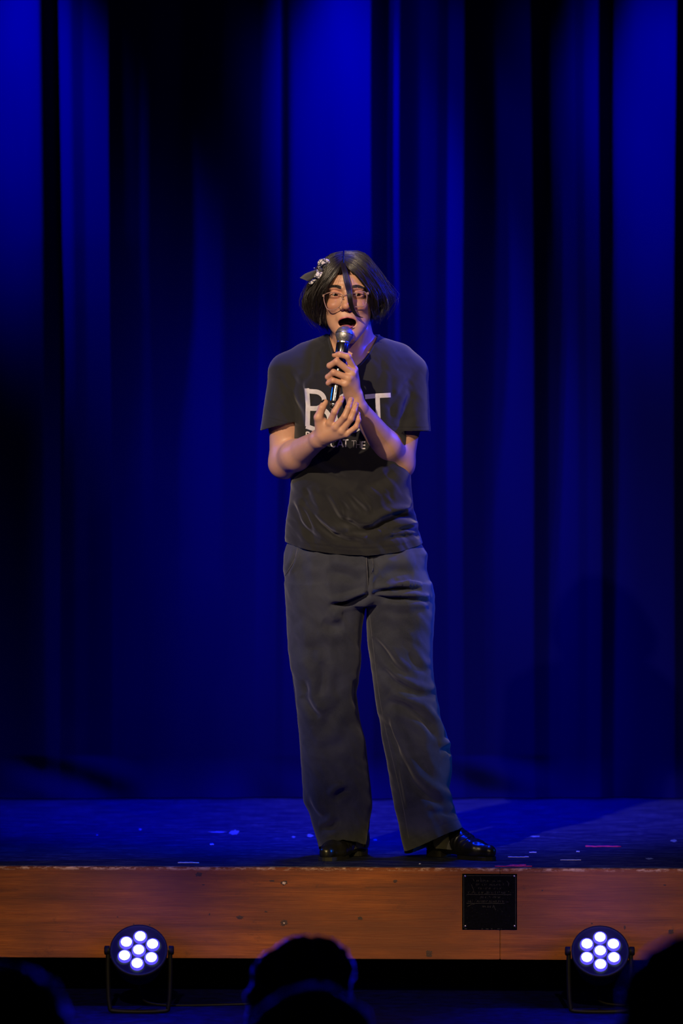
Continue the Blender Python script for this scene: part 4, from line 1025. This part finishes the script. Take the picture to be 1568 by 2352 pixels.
# dense under-layer so that nothing shows through
def shell(G, sc, name):
    u = np.linspace(0, 1, 60); tt = np.linspace(0, .97, 50); vv, tg = np.meshgrid(u, tt, indexing='ij')
    p = surf(G, vv, tg); nrm = HC+(p-HC)*(sc+.02*np.sin(vv*60+tg*4)[..., None]*tg[..., None])
    ii = np.arange(60*50).reshape(60, 50); Q_ = np.stack([ii[:-1, :-1], ii[:-1, 1:], ii[1:, 1:], ii[1:, :-1]], -1).reshape(-1, 4)
    return nrm.reshape(-1, 3), Q_
hv, hq, k_ = [], [], 0
for part in (strands(2600, GL, 1), strands(2900, GR, 2), shell(GL, .955, 'l'), shell(GR, .955, 'r')):
    hv.append(part[0]); hq.append(part[1]+k_); k_ += len(part[0])
hair = link('hair', mesh_np('hair', np.vstack(hv), np.vstack(hq)), m_hair, PERS); tag(hair, 'chin-length wavy black hair parted in the middle')
# long lock across the face
LK = GP([(787, 604, -84), (792, 626, -101), (797, 648, -107), (802, 672, -121), (804, 694, -122), (811, 713, -114), (822, 726, -108), (836, 730, -102)])
r_ = np.random.default_rng(9); V = []; Q = []; k = 0; base = catmull(LK, 20); t = np.linspace(0, 1, 20)
for i in range(260):
    o1, o2 = r_.uniform(-1, 1), r_.uniform(-1, 1); wdt = np.interp(t, [0, .2, .45, .75, 1], [.006, .0080, .0072, .0045, .0015])
    p = base.copy(); p[:, 0] += o1*wdt; p[:, 1] += o2*wdt*.35; p[:, 2] += o1*wdt*.35*t
    p[:, 0] += .0012*np.sin(t*9+o1*3)*t; e_ = r_.uniform(.8, 1.0); p = catmull(p, 40)[:int(40*e_)][::2]
    V_, Q_ = tube_np(p, np.linspace(.00048, .00025, len(p)), 3); V.append(V_); Q.append(Q_+k); k += len(V_)
for (sx_, ex_) in ((783, 776), (781, 790), (785, 798), (792, 812), (786, 770)):       # wisps on the forehead
    p = GP([(sx_, 610, -88), ((sx_+ex_)/2+1, 630, -99), (ex_, 652, -103), (ex_+(ex_-sx_)*.5, 668, -104)]); p = catmull(p, 14)
    V_, Q_ = tube_np(p, np.linspace(.0004, .00015, 14), 3); V.append(V_); Q.append(Q_+k); k += len(V_)
lock = link('hair_lock', mesh_np('lock', np.vstack(V), np.vstack(Q)), m_hair, PERS); tag(lock, 'long dark lock falling across the face')
# eyebrows
bb_ = BVHTree.FromPolygons([Vector(c) for c in get_co(body_me)], [tuple(p.vertices) for p in body_me.polygons])
def on_face(px, py, off=.0006):
    a = Vector(P(px, py, -.6)); dr = (Vector(P(px, py, .1))-a).normalized(); h = bb_.ray_cast(Vector(P(px, py, -.26)), dr)
    return np.array(h[0])-np.array(dr)*off if h[0] is not None else P(px, py, EY-.09)
for pts in (((784, 661, 5.5), (776, 658, 6), (766, 657.5, 5), (757, 660, 4), (749, 664, 2)), ((808, 659, 5.5), (816, 657.5, 6), (825, 659, 5), (833, 662, 3.5), (839, 667, 2))):
    c = catmull(np.array(pts, float), 60); V = []; Q = []; k = 0; sg = np.sign(pts[-1][0]-pts[0][0])
    for i in range(480):
        q = c[r_.integers(0, 60)]; y0 = q[1]+r_.uniform(-.55, .55)*q[2]; x0 = q[0]; L_ = r_.uniform(3, 5.5)
        p = np.array([on_face(x0+sg*L_*u, y0-L_*.35*u+L_*.3*u*u*2*.5, .0004+.0009*u) for u in (0, .5, 1)])
        V_, Q_ = tube_np(p, [.00042, .00036, .00015], 3); V.append(V_); Q.append(Q_+k); k += len(V_)
    link('eyebrow', mesh_np('brow', np.vstack(V), np.vstack(Q)), m_hair, PERS)
for s_ in (-1, 1):                                              # upper lashes
    V = []; Q = []; k = 0
    for i in range(26):
        u = i/25*2-1; a = H(s_*31+u*12.5, -93.5+3.5*u*u, .8-2.6*u*u+.6); p = np.array([a, a+[u*.0006, -.0014, .0002], a+[u*.0010, -.0024, .0011]])
        V_, Q_ = tube_np(p, [.00028, .0002, .0001], 3); V.append(V_); Q.append(Q_+k); k += len(V_)
    link('eyelashes', mesh_np('lash', np.vstack(V), np.vstack(Q)), m_hair, PERS)

# ------------------------------------------------------------------ eyeglasses
m_gl, nt, b = nodes_of('clear_pink_acetate'); b.inputs['Base Color'].default_value = (0.55, 0.36, 0.31, 1); b.inputs['Roughness'].default_value = .08
b.inputs['Transmission Weight'].default_value = .45; b.inputs['Coat Weight'].default_value = 1.0; b.inputs['IOR'].default_value = 1.45
m_lens, nt, b = nodes_of('lens_glass'); out = [n for n in nt.nodes if n.type == 'OUTPUT_MATERIAL'][0]
tr = N(nt, 'ShaderNodeBsdfTransparent'); tr.inputs[0].default_value = (.94, .93, .93, 1); gl = N(nt, 'ShaderNodeBsdfGlossy'); gl.inputs['Roughness'].default_value = .03
mx = N(nt, 'ShaderNodeMixShader'); mx.inputs[0].default_value = 0.05
nt.links.new(tr.outputs[0], mx.inputs[1]); nt.links.new(gl.outputs[0], mx.inputs[2]); nt.links.new(mx.outputs[0], out.inputs['Surface'])
GL0 = P(796, 685, EY-.118)
glr = empty('eyeglasses', GL0); tag(glr, 'square clear pinkish eyeglasses on the singing performer', 'eyeglasses')
def gy(px): return EY-.110+.000006*(px-796)**2
LOUT = [(744, 677), (753, 673), (765, 671.5), (777, 673), (785, 677.5), (786, 686), (783, 697), (777, 706), (768, 710.5), (757, 712), (750, 708), (746, 698), (743.5, 687)]
ROUT = [(807, 676), (815, 672), (827, 669.5), (838, 671), (842, 676), (842, 686), (840, 697), (835, 702.5), (825, 704.5), (814, 704), (808, 699), (805.5, 690), (805, 682)]
for outl in (LOUT, ROUT):
    c = np.array(outl+outl[:3], float); pts = catmull(c, 15*6+1); pts = pts[6:6*14-5]
    pts = np.array([P(q[0], q[1], gy(q[0])) for q in catmull(np.array(outl+[outl[0]], float), 65)[:-1]])
    V_, Q_ = tube_np(pts, .0012, 8, True); rim = link('rim', mesh_np('rim', V_, Q_), m_gl, glr)
    ctr = pts.mean(0); bm = bmesh.new(); cv = bm.verts.new(ctr+[0, -.0008, 0]); vs = [bm.verts.new(p) for p in pts]
    for i in range(len(vs)): bm.faces.new((cv, vs[i], vs[(i+1) % len(vs)]))
    bm_obj('lens', bm, m_lens, glr)
V_, Q_ = tube_np(catmull([P(785.5, 680, gy(785)), P(790, 677.5, gy(790)-.001), P(796, 677, gy(796)-.001), P(801, 677.5, gy(801)-.001), P(806, 679, gy(806))], 16), .0013, 8); link('bridge', mesh_np('br', V_, Q_), m_gl, glr)
for s_, x0, y0 in ((-1, 741, 679), (1, 846, 674)):
    a = P(x0+4*-s_, y0, gy(x0)); b_ = P(x0+s_*1, y0, gy(x0)+.004); c_ = P(x0+s_*6, y0+1, EY-.05); d_ = P(x0+s_*7, y0+3, EY+.005); e_ = P(x0+s_*5, y0+18, EY+.02)
    V_, Q_ = tube_np(catmull([b_, c_, d_, e_], 24), .0017, 8, flat=1.3); link('temple', mesh_np('tp', V_, Q_), m_gl, glr)
    bm = bmesh.new(); box(bm, (a+b_)/2, (.006, .005, .0068), .001); bm_obj('hinge', bm, m_gl, glr, smooth=False)
    link('nose_pad', lathe([(-.001, 0), (-.001, .002), (.001, .0026), (.002, 0)], H(s_*9-1, -113, -14), (s_*.5, .8, 0), 12), m_gl, glr)

# ------------------------------------------------------------------ hair bow
m_bowb = simple('black_ribbon', (0.055, 0.055, 0.050), 0.75, var=.1, nscale=300, bmp=.2)
m_boww, nt, b = nodes_of('white_print_ribbon'); v_ = N(nt, 'ShaderNodeTexVoronoi', feature='DISTANCE_TO_EDGE'); v_.inputs['Scale'].default_value = 95
tc = N(nt, 'ShaderNodeTexCoord'); nt.links.new(tc.outputs['Object'], v_.inputs['Vector'])
nt.links.new(ramp(nt, v_.outputs['Distance'], [(.05, (.02, .025, .06)), (.10, (.66, .62, .66))]), b.inputs['Base Color']); b.inputs['Roughness'].default_value = .6
bow = empty('hair_bow', P(737, 622, EY-.042)); tag(bow, 'black and white patterned ribbon bow clipped to the black hair', 'hair bow')
def ribbon(name, spine, width, mat, label=None, n=26):
    """spine: px, py, depth(mm), across vector given as (dx, dy, dz) px/px/mm at each knot"""
    c = catmull(np.array([P(a, b2, EY+(d+28)*mm3) for a, b2, d, *_ in spine]), n); w_ = catmull(np.array([[q[3]*.0012, q[5]*mm3, -q[4]*.0012] for q in spine], float), n)
    V = []; 
    for i in range(n):
        for j in range(5): V.append(c[i]+w_[i]*(j/4-.5)*width+np.array([0, -.0008*math.sin(j*1.5), 0]))
    ii = np.arange(n*5).reshape(n, 5); Q_ = np.stack([ii[:-1, :-1], ii[:-1, 1:], ii[1:, 1:], ii[1:, :-1]], -1).reshape(-1, 4)
    o = link(name, mesh_np(name, V, Q_), mat, bow); q = o.modifiers.new('s', 'SOLIDIFY'); q.thickness = .0009; q.offset = 0
    if label: tag(o, label)
ribbon('ribbon_tail', [(727, 627, -84, 2, 15, 3), (716, 632, -90, 3, 18, 4), (704, 637, -94, 8, 16, 3), (697, 642, -96, 18, 7, 0)], 1.0, m_bowb, 'plain dark ribbon tail')
ribbon('loop', [(731, 617, -82, 4, 9, 4), (733, 607, -94, 6, 12, 0), (741, 600, -98, 4, 12, 0), (750, 601, -96, -8, 10, 0), (753, 607, -88, -8, 5, 6), (744, 611, -82, -4, 10, 8), (735, 616, -80, 4, 10, 6)], 1.0, m_boww, 'white patterned loop')
ribbon('loop', [(732, 620, -86, 12, 2, 2), (734, 626, -98, 14, 2, 0), (731, 634, -100, 13, 3, 0), (726, 638, -96, 10, 4, 0), (727, 634, -86, 10, 2, 2), (731, 624, -82, 8, 2, 2)], 1.0, m_boww, 'white patterned loop')
ribbon('ribbon_tail', [(724, 640, -80, 7, 4, 3), (717, 647, -84, 8, 5, 2), (711, 652, -86, 8, 5, 0)], .8, m_boww, 'short white patterned ribbon end')
ribbon('loop', [(738, 616, -84, 5, 8, 3), (745, 609, -92, 5, 8, 0), (750, 607, -86, 4, 7, 3), (742, 618, -78, 5, 7, 3)], .9, m_bowb, 'plain dark inner loop')
link('knot', lathe([(-.006, 0), (-.006, .004), (-.003, .0062), (.003, .0062), (.006, .004), (.006, 0)], P(736, 620.5, EY-.064), (.8, 0, -.6), 18), m_bowb, bow)
link('rhinestone', lathe([(0, .0018), (.0008, .0016), (.0016, 0)], P(721.5, 615.5, EY-.066), (0, -1, 0), 8), simple('rhinestone', (.8, .85, .7), .1, .6), bow, smooth=False)

# ------------------------------------------------------------------ microphone
m_blk = simple('gloss_black', (0.006, 0.006, 0.007), 0.24, var=.1, coat=.8, spec=1.0)
m_ring = simple('silver_ring', (0.62, 0.60, 0.57), 0.28, .95, var=.05)
m_grl, nt, b = nodes_of('grille_mesh')
v_ = N(nt, 'ShaderNodeTexVoronoi'); v_.inputs['Scale'].default_value = 520; v_.inputs['Randomness'].default_value = .15
tc = N(nt, 'ShaderNodeTexCoord'); nt.links.new(tc.outputs['Object'], v_.inputs['Vector'])
nt.links.new(ramp(nt, v_.outputs['Distance'], [(.30, (.015, .015, .016)), (.55, (.55, .53, .51))]), b.inputs['Base Color'])
b.inputs['Metallic'].default_value = .8; b.inputs['Roughness'].default_value = .38; bump(nt, b, v_.outputs['Distance'], .6, .0006)
MT, MBT = P(790.5, 768.5, -.237), P(764, 941, -.284)
ax = MBT-MT; ML = np.linalg.norm(ax); ax /= ML
mic = empty('microphone', MBT); tag(mic, 'black handheld microphone with silver ball grille at the performer\'s mouth', 'microphone')
R_ = .0238
link('grille', lathe([(-R_*math.cos(a), R_*math.sin(a)) for a in np.linspace(0.001, math.pi/2, 16)]+[(.001, R_), (.008, R_*.955), (.015, R_*.84), (.0215, R_*.70)], MT, ax, 48), m_grl, mic)
link('grille_band', lathe([(-.0032, R_*.985), (-.0030, R_*1.035), (.0006, R_*1.035), (.0010, R_*.99)], MT, ax, 48), m_ring, mic)
link('collar_ring', lathe([(.0205, .0150), (.0205, .0172), (.0225, .0178), (.0240, .0172), (.0250, .0176), (.0265, .0172), (.0265, .015)], MT, ax, 40), m_ring, mic)
link('handle', lathe([(.0262, .0150), (.0262, .0170), (.0275, .0177), (.050, .0172), (.085, .0158), (.120, .0142), (.155, .0130), (.188, .0122), (.1945, .0118), (.196, .0100), (.196, 0)], MT, ax, 40), m_blk, mic)
link('tail_ring', lathe([(.1955, .0095), (.1970, .0102), (.2, .0102), (.2005, .009)], MT, ax, 32), m_ring, mic)
link('antenna_cap', lathe([(.2, .0088), (.207, .0085), (.2095, .0065), (.2100, 0)], MT, ax, 32), m_blk, mic)

# ------------------------------------------------------------------ audience in front, seated, seen from behind
m_ash = [simple('dark_top', (0.010, 0.010, 0.014), 0.8, sheen=1.0), simple('dark_skin_tone', (0.26, 0.14, 0.09), 0.5), simple('dark_hair_audience', (0.010, 0.009, 0.010), 0.75, spec=.3, sheen=1.0), simple('dark_trousers', (0.012, 0.013, 0.02), 0.9)]
m_seat = simple('seat_fabric', (0.012, 0.012, 0.03), 0.9); m_frame = simple('seat_frame', (0.02, 0.02, 0.02), 0.5, .5)
def audience(px, pytop, d, lumps, label, under, yaw=0.0, hw=1.0):
    y = d-CAMD; top = P(px, pytop, y); zc = top[2]-.125                 # head centre (eye height)
    x = top[0]; g = .012
    o = empty('person', (x, y, HOUSE)); tag(o, label, 'person')
    fl = HOUSE
    def q(dx, dy, dz): return np.array([x+dx, y+dy, zc+dz])
    ht = zc-.34                                                        # shoulder line z is about zc-.26
    F_ = Field(axis_pts([(x-.32, x+.32, g)]), axis_pts([(y-.25, y+.62, g)]), axis_pts([(fl, zc+.16, g)]))
    F_.ell(q(0, 0, .01), (.073, .094, .105), .02); F_.cone(q(0, -.02, -.06), q(0, -.035, -.20), .052, .060, .03); F_.ell(q(0, .06, -.06), (.05, .05, .05), .03)
    F_.cone(q(0, -.04, -.26), q(0, -.03, fl+.52-zc), .115, .12, .06)
    for s_ in (-1, 1):
        F_.cone(q(s_*.05, -.03, -.22), q(s_*.165, -.03, -.26), .055, .050, .04)
        F_.cone(q(s_*.18, -.03, -.28), q(s_*.20, .04, fl+.68-zc), .046, .038, .03); F_.cone(q(s_*.20, .04, fl+.68-zc), q(s_*.08, .27, fl+.60-zc), .037, .028, .02)
        F_.cone(q(s_*.09, .0, fl+.52-zc), q(s_*.12, .42, fl+.50-zc), .082, .058, .03); F_.cone(q(s_*.12, .42, fl+.50-zc), q(s_*.12, .40, fl+.06-zc), .055, .035, .02)
        F_.cone(q(s_*.12, .39, fl+.045-zc), q(s_*.13, .54, fl+.035-zc), .038, .030, .02)
        F_.ell(q(s_*.074, .0, -.01), (.012, .02, .03), .01)
    me = F_.mesh('audience'); c = get_co(me)
    for m_ in (m_ash[1], m_ash[0], m_ash[3]): me.materials.append(m_)
    link('person_body', me, None, o)
    me.polygons.foreach_set('material_index', [int(2 if (p.center.z < fl+.60 and p.center.y > y-.2) else (1 if p.center.z < zc-.20 else 0)) for p in me.polygons])
    F_ = Field(axis_pts([(x-.22, x+.22, .006)]), axis_pts([(y-.2, y+.14, .006)]), axis_pts([(zc-.32, zc+.20, .006)]))
    F_.ell(q(0, -.012, .022), (.088*hw, .105, .103), .02)
    for dx, dy, dz, r in lumps: F_.ell(q(dx, dy, dz), (r, r, r*.95), .02)
    F_.ell(q(0, .11, -.03), (.062, .06, .10), .02, 's')
    me = F_.mesh('audience_hair'); c = get_co(me); n_ = get_no(me)
    set_co(me, c+n_*(vnoise(c, 55, int(px))*.006+vnoise(c*np.array([1, 1, .25]), 160, 4)*.003)[:, None]); link('hair', me, m_ash[2], o)
    ch = empty('auditorium_chair', (x, y-.02, fl)); tag(ch, 'dark folding chair under '+under, 'chair', 'chairs in the audience')
    bm = bmesh.new(); box(bm, (x, y+.12, fl+.41), (.44, .42, .05), .015); bm_obj('seat', bm, m_seat, ch, smooth=False)
    bm = bmesh.new(); box(bm, (x, y-.19, fl+.66), (.42, .035, .30), .012); bm_obj('backrest', bm, m_seat, ch, smooth=False)
    for sx_ in (-1, 1):
        V_, Q_ = tube_np([(x+sx_*.20, y-.215, fl+.80), (x+sx_*.20, y-.20, fl+.40), (x+sx_*.20, y-.24, fl+.003)], .011, 8); link('rear_leg', mesh_np('rl', V_, Q_), m_frame, ch)
        V_, Q_ = tube_np([(x+sx_*.20, y+.30, fl+.385), (x+sx_*.20, y+.33, fl+.003)], .011, 8); link('front_leg', mesh_np('fl', V_, Q_), m_frame, ch)
audience(688, 2152, 8.66, [(-.048, -.04, .055, .045), (.045, -.03, .090, .042), (0, -.07, .09, .045), (-.062, -.02, 0, .045), (.058, -.03, .01, .042), (.06, .0, .06, .05), (-.07, -.03, -.06, .045), (.075, -.03, -.06, .04)], 'dark curly-haired person seated in front of the stage centre, head above the other', 'the curly-haired person at centre', hw=.92)
audience(714, 2264, 7.1, [(-.05, -.03, -.08, .06), (.05, -.03, -.08, .06), (0, -.07, -.06, .06), (-.06, -.03, -.14, .055), (.06, -.03, -.14, .055)], 'dark smooth-haired person at the bottom centre, nearer than the curly-haired one', 'the smooth-haired person at bottom centre', hw=1.2)
audience(1594, 2142, 6.6, [(-.06, -.02, .03, .055), (-.08, -.03, -.05, .055), (-.09, -.03, -.13, .05), (.08, -.03, -.05, .05), (0, -.07, -.08, .07)], 'dark person cut off by the right edge in front of the right lamp', 'the person cut off at the right', hw=1.1)
audience(22, 2215, 6.6, [(-.06, -.02, .0, .055), (.06, -.03, -.03, .05), (.075, -.03, -.10, .045), (0, -.07, -.08, .07)], 'dark person at the bottom left corner before the left lamp', 'the person in the left corner', hw=1.05)
